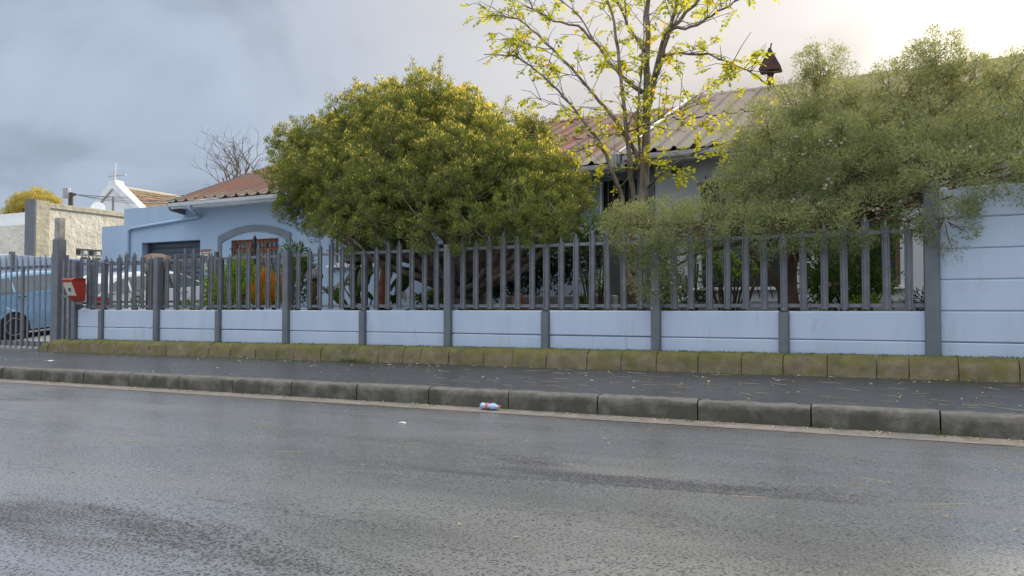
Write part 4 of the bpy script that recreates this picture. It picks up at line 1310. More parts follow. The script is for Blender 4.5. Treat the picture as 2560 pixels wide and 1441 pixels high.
    # rear and front screens
    def screen(p0_, p1_, nm, off):
        (xa_, za_), (xb_, zb_) = p0_, p1_
        d = Vector((xb_ - xa_, zb_ - za_))
        nn = Vector((-d.y, d.x)).normalized() * off
        a_, b_ = (xa_ + d.x * 0.12, za_ + d.y * 0.12), (xa_ + d.x * 0.90, za_ + d.y * 0.90)
        link(nm, MB().add([(a_[0] + nn.x, cy(a_[1]) - 0.10, a_[1] + nn.y), (a_[0] + nn.x, -cy(a_[1]) + 0.10, a_[1] + nn.y), (b_[0] + nn.x, -cy(b_[1]) + 0.09, b_[1] + nn.y), (b_[0] + nn.x, cy(b_[1]) - 0.09, b_[1] + nn.y)], [(0, 1, 2, 3)]).mesh(nm), M['carglass'], c)
    screen(cab[0], cab[1], 'rear_screen', 0.008)
    screen(cab[-1], cab[-2], 'windscreen', -0.008)
    # wheels
    for wx in (rw, fwx):
        for s in (1, -1):
            w_ = empty('wheel', (wx, s * (w2 - 0.11), 0.30), 0, c)
            link('tyre', MB().lathe([(0.19, -0.085), (0.27, -0.095), (0.30, -0.06), (0.302, 0.06), (0.27, 0.095), (0.19, 0.085)], 28, ax='y').mesh('tyre', True), M['tyre'], w_)
            link('rim', MB().lathe([(0.0, s * 0.06), (0.05, s * 0.075), (0.06, s * 0.055), (0.175, s * 0.062), (0.192, s * 0.088), (0.20, s * 0.088), (0.20, 0.0)], 24, ax='y').mesh('rim', True), M['rim'], w_)
            for q in range(7):
                a_ = 2 * math.pi * q / 7
                cx_, cz_ = 0.125 * math.cos(a_), 0.125 * math.sin(a_)
                link('slot', MB().lathe([(0.001, s * 0.066), (0.03, s * 0.066), (0.03, s * 0.05)], 8, (cx_, 0, cz_), 'y').mesh('slot'), M['tyre'], w_)
            link('wheel_well', MB().lathe([(0.352, -0.10), (0.352, 0.09), (0.345, 0.09), (0.345, -0.09)], 24, (wx, s * (w2 - 0.14), 0.29), 'y').mesh('wheel_well'), M['plastic'], c)
    for s in (1, -1):
        # tail lamp wraps round the corner
        lampz0, lampz1 = belt - 0.26, belt - 0.03
        lm = MB()
        ys = [s * (w2 - 0.38), s * (w2 - 0.12), s * (w2 - 0.035), s * (w2 + 0.004)]
        xs_ = [-0.008, 0.0, 0.06, 0.22]
        for i in range(3):
            lm.add([(xs_[i], ys[i], lampz0 + 0.02 * (i == 0)), (xs_[i + 1], ys[i + 1], lampz0), (xs_[i + 1], ys[i + 1], lampz1 - 0.03 * (i == 2)), (xs_[i], ys[i], lampz1)], [(0, 1, 2, 3)])
        tl = link('tail_lamp', lm.mesh('tail_lamp', True), M['lamp_red'], c)
        link('reversing_lens', MB().box(-0.014, 0.0, min(ys[0], ys[1]) + 0.04, max(ys[0], ys[1]) - 0.02, lampz0 + 0.03, lampz0 + 0.075).mesh('reversing_lens'), M['lamp_clear'], tl)
        link('headlamp', MB().add([(L - 0.02, s * (w2 - 0.20), belt - 0.36), (L - 0.02, s * (w2 - 0.50), belt - 0.38), (L - 0.11, s * (w2 - 0.48), belt - 0.22), (L - 0.30, s * (w2 - 0.09), belt - 0.18)], [(0, 1, 2, 3)]).mesh('headlamp'), M['lamp_clear'], c)
        link('mirror', MB().box(L * 0.66, L * 0.66 + 0.09, s * (w2 + 0.02) - 0.085, s * (w2 + 0.02) + 0.085, belt + 0.01, belt + 0.13).mesh('mirror'), paint, c, None, 0.03)
        for hx_ in (rb_ + 0.74, L * 0.50):
            link('door_handle', MB().box(hx_, hx_ + 0.17, s * (w2 + 0.012) - 0.014, s * (w2 + 0.012) + 0.014, belt - 0.105, belt - 0.07).mesh('door_handle'), M['plastic'], c, None, 0.01)
        for dx in (m0 - 0.02, mid, L * 0.70):
            link('door_gap', MB().add([(dx, s * (sy(0.3) + 0.002), 0.30), (dx + 0.008, s * (sy(0.3) + .002), 0.30), (dx + .008, s * (sy(0.62) + .003), 0.62), (dx, s * (sy(0.62) + .003), 0.62),
                                       (dx + .008, s * (sy(belt) + .002), belt - 0.04), (dx, s * (sy(belt) + .002), belt - 0.04)], [(0, 1, 2, 3), (3, 2, 4, 5)]).mesh('door_gap'), M['plastic'], c)
    fl_ = MB()
    fl_.add([(0.36, -(sy(.7) + .004), 0.66), (0.55, -(sy(.7) + .004), 0.66), (0.55, -(sy(.85) + .003), 0.83), (0.36, -(sy(.85) + .003), 0.83)], [(0, 1, 2, 3)])
    link('fuel_flap', fl_.mesh('fuel_flap'), paint, c)
    link('bumper_strip', MB().box(-0.02, 0.05, -w2 + 0.14, w2 - 0.14, 0.47, 0.53).mesh('bumper_strip'), M['plastic'], c, None, 0.012)
    link('number_plate', MB().box(-0.012, 0.02, -0.24, 0.24, 0.58, 0.69).mesh('number_plate'), M['lamp_clear'], c)
    link('underbody', MB().box(0.25, L - 0.3, -w2 + 0.12, w2 - 0.12, 0.16, 0.30).mesh('underbody'), M['plastic'], c)
    return c


car('blue_hatchback', 'light blue hatchback parked behind the palisade gate', Vector((-18.2 - 0.83, 0.52, 0)), 3.95, 1.66, 1.56, M['bluecar'], True, zdrive(0, 0.52))
car('silver_car', 'silver white car with red tail lamps parked behind the letterbox', Vector((-15.72, 1.02, 0)), 4.05, 1.64, 1.46, M['silver'], True, zdrive(0, 1.02))

# ------------------------------------------------------------------ foliage


def P(x, y, Y):
    return np.array(at(x, y, Y))


def rpx(r, x, y, Y):
    """photograph radius in pixels -> metres at that depth"""
    d = at(x, y, Y) - CAM
    return r * d.dot(_fw) / FPX


def lobes_from(px):
    return [(P(x, y, Y), rpx(r, x, y, Y)) for x, y, Y, r in px]


def crown(lobes, per_m2, rc, leaves, L, W, up=0.5, fuzz=0.6, inner=0.0, jit=1.0, keep=0.78, flat=1.0, small=False, tips=0.0, sun_tip_z=(2.5, 3.9)):
    """small clumps over the outside of many lobes; every clump is a spray of separate leaves"""
    C = np.array([c for c, r in lobes])
    Rr = np.array([r for c, r in lobes])
    cen, outw = [], []
    for i, (c, r) in enumerate(lobes):
        n = max(6, int(per_m2 * 4 * math.pi * r * max(r, 0.42 if small else r)))
        d = unit(rng.normal(size=(n, 3)))
        p = c + d * r * rng.uniform(0.72, 1.10, (n, 1)) * np.array([1, 1, flat])
        dist = np.linalg.norm(p[:, None, :] - C[None], axis=2) / Rr[None]
        dist[:, i] = 9
        ok = dist.min(axis=1) > keep
        cen.append(p[ok])
        outw.append(d[ok])
    cen, outw = np.concatenate(cen), np.concatenate(outw)
    m = len(cen)
    cr = rc * rng.uniform(0.6, 1.35, (m, 1))
    reps = rng.poisson(leaves, m)
    idx = np.repeat(np.arange(m), reps)
    d0 = unit(rng.normal(size=(len(idx), 3)))
    pos = cen[idx] + d0 * cr[idx] * np.cbrt(rng.random((len(idx), 1))) * jit
    d = unit(d0 * fuzz + outw[idx] * 0.6 + np.array([0, 0, up]) + rng.normal(size=(len(idx), 3)) * 0.30)
    n = len(idx)
    ctint = rng.random(m)
    tint = np.clip(0.55 * ctint[idx] + 0.45 * rng.random(n), 0, 1)
    if tips:  # yellow bud tips, thicker on upper, upward sides to paint in sunlight
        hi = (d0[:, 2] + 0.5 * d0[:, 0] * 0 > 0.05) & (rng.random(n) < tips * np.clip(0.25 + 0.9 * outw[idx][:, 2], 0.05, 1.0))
        hi &= rng.random(n) < np.clip((pos[:, 2] - sun_tip_z[0]) / (sun_tip_z[1] - sun_tip_z[0]), 0.12, 1.0)
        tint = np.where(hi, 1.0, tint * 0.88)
    q = leaf_quads(pos, d, L * rng.uniform(0.6, 1.3, n), W * rng.uniform(0.6, 1.3, n))
    if inner:
        k_ = int(inner * n)
        li = rng.integers(0, len(lobes), k_)
        pi = C[li] + unit(rng.normal(size=(k_, 3))) * Rr[li][:, None] * np.cbrt(rng.random((k_, 1))) * 0.85
        qi = leaf_quads(pi, unit(rng.normal(size=(k_, 3)) + np.array([0, 0, 0.4])), L * 1.2 * np.ones(k_), W * 1.3 * np.ones(k_))
        q = np.concatenate([q, qi])
        tint = np.concatenate([tint, rng.random(k_) * 0.5])
    return q, tint, cen, outw


def sublobes(lobes, spacing, rmin, rmax, keep=0.72):
    """rounded billows over the outside of the big lobes"""
    C = np.array([c for c, r in lobes])
    Rr = np.array([r for c, r in lobes])
    out = []
    for i, (c, r) in enumerate(lobes):
        n = max(4, int(4 * math.pi * r * r / spacing ** 2))
        k_ = np.arange(n) + 0.5
        ph, th = np.arccos(1 - 2 * k_ / n), math.pi * (1 + 5 ** 0.5) * k_ + i
        d = np.stack([np.cos(th) * np.sin(ph), np.sin(th) * np.sin(ph), np.cos(ph)], 1) + rng.normal(size=(n, 3)) * 0.18
        d = unit(d)
        p = c + d * r * rng.uniform(0.74, 0.98, (n, 1))
        dist = np.linalg.norm(p[:, None, :] - C[None], axis=2) / Rr[None]
        dist[:, i] = 9
        for q_ in p[dist.min(axis=1) > keep]:
            out.append((q_, rnd.uniform(rmin, rmax)))
    return out


def occluder_leaves(lobes, n, frac, L, W):
    """large darker leaves added inside the crown to block light showing through"""
    C = np.array([c for c, r in lobes])
    Rr = np.array([r for c, r in lobes])
    w = Rr ** 2.5
    li = rng.choice(len(lobes), n, p=w / w.sum())
    p = C[li] + unit(rng.normal(size=(n, 3))) * Rr[li][:, None] * np.cbrt(rng.random((n, 1))) * frac
    return leaf_quads(p, unit(rng.normal(size=(n, 3)) + np.array([0, 0, 0.4])), L * rng.uniform(0.6, 1.3, n), W * rng.uniform(0.6, 1.3, n)), rng.random(n) * 0.6


def bezier(a, b, bend, n=6):
    a, b = Vector(a), Vector(b)
    m_ = (a + b) / 2 + Vector(bend)
    return [(a * (1 - t) ** 2 + m_ * 2 * t * (1 - t) + b * t * t) for t in [i / n for i in range(n + 1)]]


def wob(pts, amp):
    return [p + Vector((rnd.uniform(-amp, amp), rnd.uniform(-amp, amp), rnd.uniform(-amp, amp))) if 0 < i < len(pts) - 1 else p for i, p in enumerate(pts)]


def twigs(mb_, cen, lobes, frac, r0=0.012, rseed=3):
    """thin wood from lobe centres out to a share of the clumps"""
    r_ = random.Random(rseed)
    C = np.array([c for c, r in lobes])
    for p in cen:
        if r_.random() > frac:
            continue
        i = int(np.argmin(np.linalg.norm(C - p, axis=1)))
        mb_.tube(wob(bezier(C[i] + (p - C[i]) * 0.15, p, (0, 0, -0.05), 3), 0.03), [r0, r0 * 0.8, r0 * 0.55, r0 * 0.3], 4, cap=False)


# --- the big rounded shrub in front of the middle of the house
bush_px = [(1055, 300, 1.9, 100), (960, 325, 1.8, 92), (1150, 332, 1.9, 82), (1238, 372, 1.8, 74), (870, 355, 1.6, 85), (1000, 395, 1.0, 100), (1140, 415, 0.9, 92),
           (780, 395, 1.5, 72), (770, 460, 1.1, 75), (755, 510, 1.2, 50), (860, 440, 0.8, 90), (1305, 415, 1.7, 74), (1380, 435, 1.6, 60), (1420, 480, 1.6, 44), (1250, 440, 0.9, 95), (940, 480, 0.4, 80),
           (1340, 490, 0.9, 78), (1040, 490, 0.4, 78), (1150, 505, 0.4, 78), (850, 530, 0.2, 55), (1270, 545, 0.1, 56), (940, 555, 0.0, 50), (1060, 560, 0.0, 46), (1400, 550, 0.3, 40), (1440, 520, 0.9, 34), (1180, 572, 0.0, 44), (1340, 570, 0.1, 40), (870, 590, 0.0, 32), (800, 545, 0.9, 40),
           (1000, 330, 3.2, 105), (1150, 340, 3.2, 105), (880, 390, 3.0, 95), (1280, 400, 3.0, 95), (780, 450, 2.7, 75), (1000, 480, 2.8, 110), (1200, 490, 2.8, 110), (1045, 216, 2.0, 34), (975, 246, 2.0, 28), (845, 300, 1.8, 28), (752, 338, 1.6, 26), (1335, 335, 1.9, 26), (1105, 242, 2.1, 34), (900, 612, 0.9, 34), (1000, 604, 0.8, 34), (1150, 640, 1.7, 42), (1205, 685, 1.9, 40), (1115, 690, 1.9, 30), (700, 360, 1.6, 26), (905, 258, 1.9, 26), (1205, 290, 2.0, 26)]
lob = lobes_from(bush_px)
bush = tag(empty('rounded_shrub', tuple(at(1185, 900, 1.35))[:2] + (0.64,)), 'large rounded olive green fine-leaved shrub overhanging the fence', 'shrub')
slob = sublobes(lob, 0.40, 0.14, 0.27, 0.70)
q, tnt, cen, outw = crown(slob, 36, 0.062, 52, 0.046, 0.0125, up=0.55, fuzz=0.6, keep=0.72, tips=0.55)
qi, ti = occluder_leaves(lob, 26000, 0.85, 0.10, 0.035)
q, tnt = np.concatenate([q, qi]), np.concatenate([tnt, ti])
print('bush', len(slob), len(cen), len(q))
wood = MB()
cc = np.mean([c for c, r in lob], axis=0)
sq, st_ = [q], [tnt]
for _ in range(230):
    c, r = slob[rnd.randrange(len(slob))]
    o_ = unit(c - cc)
    if o_[2] < -0.25:
        continue
    d = unit(o_ + np.array([rnd.gauss(0, .3), rnd.gauss(0, .3), 0.45 + rnd.gauss(0, .25)]))
    L_ = rnd.uniform(0.16, 0.46)
    b_ = c + d * r * 0.5
    e_ = b_ + d * L_
    wood.tube([b_, (b_ + e_) / 2, e_], [0.005, 0.004, 0.002], 3, cap=False)
    n = int(150 * L_ / 0.3)
    t_ = rng.random((n, 1)) ** 0.7
    p_ = b_ + (e_ - b_) * t_ + rng.normal(size=(n, 3)) * 0.035 * (1.3 - 0.6 * t_)
    sq.append(leaf_quads(p_, unit(rng.normal(size=(n, 3)) * 0.7 + d), 0.044 * rng.uniform(0.6, 1.3, n), 0.012 * np.ones(n)))
    st_.append(np.where(rng.random(n) < 0.12, 1.0, rng.random(n) * 0.85))
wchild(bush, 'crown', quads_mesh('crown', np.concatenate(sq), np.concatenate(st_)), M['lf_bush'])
tb = Vector(bush.location)
fork = [tb + Vector((-0.10, 0, 0.75)), tb + Vector((0.12, 0.1, 0.9)), tb + Vector((-0.25, -0.1, 0.55))]
for i, fz in enumerate(fork):
    wood.tube(wob(bezier(tb + Vector((0.12 * (i - 1), 0.05 * i, 0)), fz, (0.05, 0, 0), 4), 0.02), [0.13, 0.12, 0.11, 0.10, 0.09], 9)
for i, (c, r) in enumerate(lob):
    f_ = fork[i % 3]
    e_ = Vector(c)
    pts = wob(bezier(f_, e_, ((e_.x - f_.x) * 0.25, (e_.y - f_.y) * 0.2, -0.30), 7), 0.045)
    wood.tube(pts, [0.055 * (1 - j / 8.5) + 0.008 for j in range(8)], 6)
# heavy leaning limbs seen through the fence
for (xa_, ya_, xb_, yb_, xc_, yc_) in ((1165, 745, 1090, 690, 985, 600), (1150, 760, 1060, 665, 1000, 640), (1180, 740, 1230, 690, 1330, 600), (1170, 720, 1150, 640, 1130, 560)):
    a_, b_, c_ = at(xa_, ya_, 1.3), at(xb_, yb_, 1.1), at(xc_, yc_, 0.9)
    wood.tube(wob([tb + Vector((0, 0, 0.1)), a_, a_.lerp(b_, .5), b_, b_.lerp(c_, 0.5), c_], 0.03), [0.10, 0.085, 0.075, 0.065, 0.05, 0.035], 8)
twigs(wood, cen, lob, 0.35, 0.009)
wchild(bush, 'trunk', wood, M['bark'], smooth=True)

# --- the looser white-flowered shrub at the tall wall
tea_px = [(1760, 570, 0.0, 24), (1850, 575, 0.0, 24), (1945, 580, 0.0, 22), (2045, 572, 0.0, 24), (2130, 560, 0.0, 22), (1690, 590, 0.0, 28), (1640, 585, 0.05, 28), (1590, 570, 0.1, 26), (1540, 560, 0.2, 24), (2330, 455, -0.08, 44), (2400, 440, -0.06, 38), (2480, 440, -0.06, 40), (2560, 430, -0.05, 42), (2440, 400, 0.1, 50), (2640, 420, -0.05, 44), (2290, 510, -0.02, 26), (1985, 268, 1.2, 30), (2040, 262, 1.3, 34), (2130, 250, 1.4, 34), (2220, 240, 1.4, 36), (2320, 225, 1.5, 38), (2420, 215, 1.5, 38), (2520, 205, 1.5, 36), (2620, 205, 1.5, 44), (2055, 170, 1.35, 18), (2335, 150, 1.5, 20),
          (1918, 325, 0.9, 72), (2000, 300, 1.1, 85), (2110, 285, 1.2, 90), (2220, 280, 1.3, 90), (2330, 275, 1.4, 90), (2440, 265, 1.4, 90), (2550, 255, 1.4, 90), (2660, 270, 1.4, 90),
          (1895, 420, 0.6, 66), (1980, 400, 0.7, 90), (2090, 390, 0.6, 90), (2200, 380, 0.5, 92), (2310, 370, 0.4, 88), (2420, 355, 0.4, 80), (2530, 350, 0.4, 78), (2640, 360, 0.4, 80),
          (1900, 490, 0.4, 66), (2010, 490, 0.4, 70), (2120, 480, 0.4, 70), (2220, 455, 0.3, 58), (2330, 430, 0.1, 46), (2430, 420, 0.05, 42), (2540, 415, 0.05, 46), (1805, 540, 0.4, 46), (1710, 548, 0.4, 38), (1630, 560, 0.3, 36), (1550, 566, 0.3, 30), (1840, 480, 0.5, 36), (1850, 550, 0.3, 45), (1940, 560, 0.25, 40), (2040, 555, 0.25, 42), (2130, 545, 0.2, 40), (2200, 520, 0.2, 30),
          (1650, 590, 0.12, 36), (1580, 600, 0.12, 30), (1720, 575, 0.15, 36), (1650, 650, 0.1, 24), (1640, 700, 0.05, 18), (2380, 490, -0.02, 22), (2360, 550, -0.06, 10),
          (2000, 380, 1.9, 90), (2200, 360, 2.0, 95), (2400, 340, 2.0, 95), (2570, 340, 2.0, 90)]
tlob = lobes_from(tea_px)
tea = tag(empty('flowering_shrub', tuple(at(1978, 900, 0.95))[:2] + (0.64,)), 'loose grey-green shrub with small white flowers hanging over fence and tall wall', 'shrub')
tsub = sublobes(tlob, 0.46, 0.13, 0.30, 0.62)
q, tnt, tcen, toutw = crown(tsub, 24, 0.090, 72, 0.040, 0.0105, up=0.1, fuzz=0.9, jit=1.2, keep=0.66)
qi, ti = occluder_leaves(tlob, 9000, 0.85, 0.075, 0.02)
q, tnt = np.concatenate([q, qi]), np.concatenate([tnt, ti])
print('tea', len(tcen), len(q))
# airy sprays standing up against the sky
spray = [(2050, 200, 1.3), (2075, 150, 1.35), (2040, 120, 1.3), (2100, 190, 1.3), (2210, 190, 1.4), (2240, 160, 1.4), (2300, 180, 1.4), (2330, 110, 1.45), (2350, 150, 1.4), (2410, 150, 1.4), (2480, 185, 1.4), (2530, 170, 1.4), (2010, 175, 1.3)]
qs, ts = [q], [tnt]
twood = MB()
for (sx_, sy_, sY) in spray:
    tip = P(sx_, sy_, sY)
    base = P(sx_ + rnd.uniform(-60, 60), sy_ + 110, sY + 0.05)
    pts = wob(bezier(base, tip, (rnd.uniform(-.1, .1), 0, 0.05), 6), 0.02)
    twood.tube(pts, [0.006, 0.006, 0.005, 0.005, 0.004, 0.003, 0.002], 4, cap=False)
    for j in range(26):
        t = rnd.uniform(0.05, 1.0)
        b_ = np.array(pts[min(5, int(t * 6))]) * (1 - (t * 6) % 1) + np.array(pts[min(6, int(t * 6) + 1)]) * ((t * 6) % 1)
        dr_ = unit(rng.normal(size=3) + np.array([0, 0, 0.3]))
        e_ = b_ + dr_ * rnd.uniform(0.08, 0.34) * (1.2 - t * 0.6)
        twood.tube([b_, e_], [0.0025, 0.001], 3, cap=False)
        n = 24
        pp = b_ + (e_ - b_) * rng.random((n, 1)) + rng.normal(size=(n, 3)) * 0.015
        qs.append(leaf_quads(pp, unit(rng.normal(size=(n, 3)) + dr_), 0.045 * rng.uniform(0.6, 1.3, n), 0.011 * np.ones(n)))
        ts.append(rng.random(n))
wchild(tea, 'crown', quads_mesh('crown', np.concatenate(qs), np.concatenate(ts)), M['lf_tea'])
tb = Vector(tea.location)
fork = [at(1985, 610, 0.9), at(1960, 590, 0.8)]
twood.tube(wob([tb, at(1975, 770, 0.95), at(1970, 720, 0.95), at(1975, 670, 0.92), at(1985, 620, 0.9), at(1980, 570, 0.85)], 0.015), [0.15, 0.135, 0.12, 0.10, 0.085, 0.075], 10)
twood.tube(wob([at(1980, 650, 0.92), at(2020, 600, 0.8), at(2110, 560, 0.6), at(2190, 525, 0.5), at(2260, 518, 0.5), at(2330, 470, 0.5)], 0.02), [0.06, 0.055, 0.05, 0.048, 0.04, 0.03], 8)
twood.tube(wob([at(1965, 740, 0.95), at(1925, 690, 1.0), at(1880, 630, 1.0), at(1840, 580, 0.9)], 0.02), [0.06, 0.05, 0.045, 0.035], 7)
for i, (c, r) in enumerate(tlob):
    f_ = fork[i % 2]
    e_ = Vector(c)
    pts = wob(bezier(f_, e_, ((e_.x - f_.x) * 0.15, (e_.y - f_.y) * 0.3, 0.15), 7), 0.05)
    twood.tube(pts, [0.024 * (1 - j / 8.5) + 0.005 for j in range(8)], 6)
twigs(twood, tcen, tlob, 0.22, 0.006, 5)
wchild(tea, 'trunk', twood, M['redbark'], smooth=True)


def blossoms(centres, per, spread, size):
    qs_, ts_ = [], []
    for c in centres:
        for _ in range(max(1, int(rng.poisson(per)))):
            o_ = c + rng.normal(size=3) * spread
            nrm = unit(rng.normal(size=3) * 0.7 + np.array([0.15, -1.0, 0.35]))
            u = unit(np.cross(nrm, np.array([0, 0, 1.0])))
            w = np.cross(nrm, u)
            for k_ in range(5):
                a = 2 * math.pi * k_ / 5 + rng.random()
                d = u * math.cos(a) + w * math.sin(a) + nrm * 0.15
                s_ = -u * math.sin(a) + w * math.cos(a)
                qs_.append(np.stack([o_, o_ + d * size * 0.6 + s_ * size * 0.42, o_ + d * size, o_ + d * size * 0.6 - s_ * size * 0.42]))
                ts_.append(rng.random())
    return quads_mesh('blossom', np.array(qs_), np.array(ts_))


fl_px = [(1950, 390), (1965, 380), (2010, 400), (2050, 365), (2085, 360), (2150, 370), (2160, 365), (2065, 465), (2075, 455), (1915, 430), (1990, 505), (2040, 520), (2000, 570), (1915, 585), (1905, 600), (1970, 600), (2320, 440), (2300, 435), (2220, 540), (2190, 530), (1975, 530),
         (2430, 370), (2440, 385), (2380, 360), (2395, 375), (2470, 330), (2510, 290), (2530, 300), (2550, 320), (2430, 290), (2380, 420), (2290, 370), (2230, 380), (2390, 480), (2410, 500), (2405, 470), (1680, 700), (1650, 715), (1640, 740), (1625, 735), (1645, 760), (1630, 690), (1660, 640), (1640, 630), (1620, 560), (1580, 545),
         (1735, 720), (1690, 715), (1750, 725), (1570, 590), (1790, 540), (1850, 520), (2480, 400), (2520, 420), (2540, 380), (2460, 440), (2100, 430), (2130, 500), (2260, 300), (2340, 330), (2200, 330), (2000, 340)]
fc = [P(x + rnd.uniform(-6, 6), y + rnd.uniform(-6, 6), -0.02 if y > 600 else (0.0 if (x > 2280 and y > 330) else (0.1 if y > 430 else 0.35))) for x, y in fl_px]
bl = wchild(tea, 'blossoms', blossoms(fc, 2.2, 0.04, 0.017), M['petal'])
bl['kind'] = 'stuff'

# --- tall locust tree with thin yellow-green foliage
loc = tag(empty('locust_tree', tuple(at(1600, 900, 2.3))[:2] + (0.64,)), 'tall thin-leaved yellow-green tree rising in front of the house roof', 'tree')
BR = {
    't': ([(1598, 780, 2.3), (1602, 640, 2.3), (1608, 520, 2.3), (1612, 430, 2.3), (1615, 343, 2.3), (1615, 231, 2.3), (1620, 119, 2.35), (1618, 36, 2.4), (1632, -80, 2.4), (1640, -190, 2.4)], 0.115, 0.022),
    'r': ([(1618, 290, 2.3), (1628, 231, 2.25), (1653, 144, 2.2), (1675, 72, 2.2), (1693, 0, 2.2), (1712, -90, 2.2), (1720, -180, 2.2)], 0.075, 0.016),
    'r2': ([(1631, 210, 2.25), (1660, 87, 2.0), (1682, 72, 1.9), (1729, 68, 1.8), (1765, 47, 1.75), (1808, 22, 1.7), (1844, 0, 1.7), (1900, -50, 1.7)], 0.045, 0.012),
    'r3': ([(1655, 138, 2.2), (1700, 134, 2.0), (1772, 137, 1.8), (1812, 152, 1.7), (1866, 173, 1.7), (1905, 205, 1.7)], 0.032, 0.008),
    'l1': ([(1590, 690, 2.3), (1581, 480, 2.2), (1570, 361, 2.1), (1559, 271, 2.1), (1548, 152, 2.1), (1534, 54, 2.1), (1519, 0, 2.1), (1500, -90, 2.1)], 0.065, 0.015),
    'l2': ([(1585, 640, 2.3), (1548, 480, 2.0), (1516, 390, 1.9), (1490, 347, 1.85), (1444, 285, 1.8), (1393, 227, 1.7), (1342, 177, 1.7), (1288, 141, 1.65), (1209, 137, 1.6)], 0.055, 0.008),
    'l3': ([(1606, 430, 2.3), (1588, 383, 2.2), (1541, 307, 2.1), (1498, 253, 2.0), (1447, 191, 1.95), (1382, 123, 1.9), (1324, 69, 1.9), (1296, 47, 1.85), (1227, 36, 1.8), (1194, 4, 1.8)], 0.050, 0.007),
    'l4': ([(1604, 410, 2.3), (1597, 375, 2.25), (1595, 289, 2.2), (1600, 199, 2.2), (1610, 90, 2.2), (1612, 20, 2.2)], 0.032, 0.010),
    'l5': ([(1606, 231, 2.3), (1555, 191, 2.4), (1519, 152, 2.45), (1487, 105, 2.5), (1447, 67, 2.5), (1382, 51, 2.5), (1332, 22, 2.5), (1314, -10, 2.5), (1280, -60, 2.5)], 0.050, 0.008),
    'l6': ([(1612, 130, 2.3), (1570, 65, 2.4), (1541, 0, 2.5), (1515, -80, 2.5)], 0.035, 0.012),
    'l7': ([(1487, 105, 2.5), (1450, 40, 2.6), (1400, 0, 2.6), (1360, -50, 2.6)], 0.020, 0.008),
    'm1': ([(1619, 470, 2.25), (1685, 408, 2.0), (1743, 379, 1.9), (1859, 347, 1.8)], 0.026, 0.007),
    'm2': ([(1566, 332, 2.1), (1631, 307, 1.95), (1700, 278, 1.9), (1790, 250, 1.85)], 0.016, 0.005),
    'm3': ([(1500, 360, 1.9), (1470, 372, 1.8), (1430, 380, 1.75)], 0.012, 0.005),
    'u1': ([(1675, 72, 2.2), (1740, 10, 2.4), (1790, -50, 2.5), (1830, -120, 2.5)], 0.045, 0.012),
    'u2': ([(1693, 0, 2.2), (1650, -80, 2.2), (1600, -160, 2.2)], 0.04, 0.012),
    'q1': ([(1444, 285, 1.8), (1400, 265, 1.7), (1350, 250, 1.65)], 0.012, 0.004),
    'q2': ([(1382, 123, 1.9), (1330, 115, 1.8), (1260, 90, 1.75)], 0.012, 0.004),
    'q3': ([(1447, 191, 1.95), (1400, 180, 1.9), (1340, 165, 1.85)], 0.012, 0.004),
}
lw = MB()
qs, ts = [], []


def compound(base, d, L, droop):
    """pinnate leaf: pairs of oval leaflets along a drooping stalk"""
    base = np.array(base)
    n = rnd.randint(5, 8)
    p = base.copy()
    d = unit(np.array(d, float))
    tt = min(1.0, max(0.0, rnd.gauss(0.5, 0.22)))
    for i in range(n):
        d = unit(d + np.array([0, 0, -droop]))
        p = p + d * L / n
        s = unit(np.cross(d, np.array([rnd.uniform(-.5, .5), rnd.uniform(-.5, .5), 1.0])))
        nrm = np.cross(s, d)
        for sg_ in ((1, -1) if i < n - 1 else (0,)):
            ld = unit(s * sg_ * 1.0 + d * (0.35 if sg_ else 1.0) + nrm * rnd.uniform(-0.5, 0.1))
            le, wd = 0.072 * rnd.uniform(0.75, 1.2), 0.041 * rnd.uniform(0.8, 1.2)
            w = unit(np.cross(ld, nrm + rng.normal(size=3) * 0.3))
            a, b = p + ld * 0.006, p + ld * le
            qs.append(np.stack([a, p + ld * le * .35 + w * wd * .5, p + ld * le * .75 + w * wd * .42, b, p + ld * le * .75 - w * wd * .42, p + ld * le * .35 - w * wd * .5]))
            ts.append(min(1, max(0, tt + rnd.uniform(-.12, .12))))
    lw.tube([base, (base + p) / 2 + np.array([0, 0, 0.01]), p], [0.003, 0.002, 0.001], 3, cap=False)


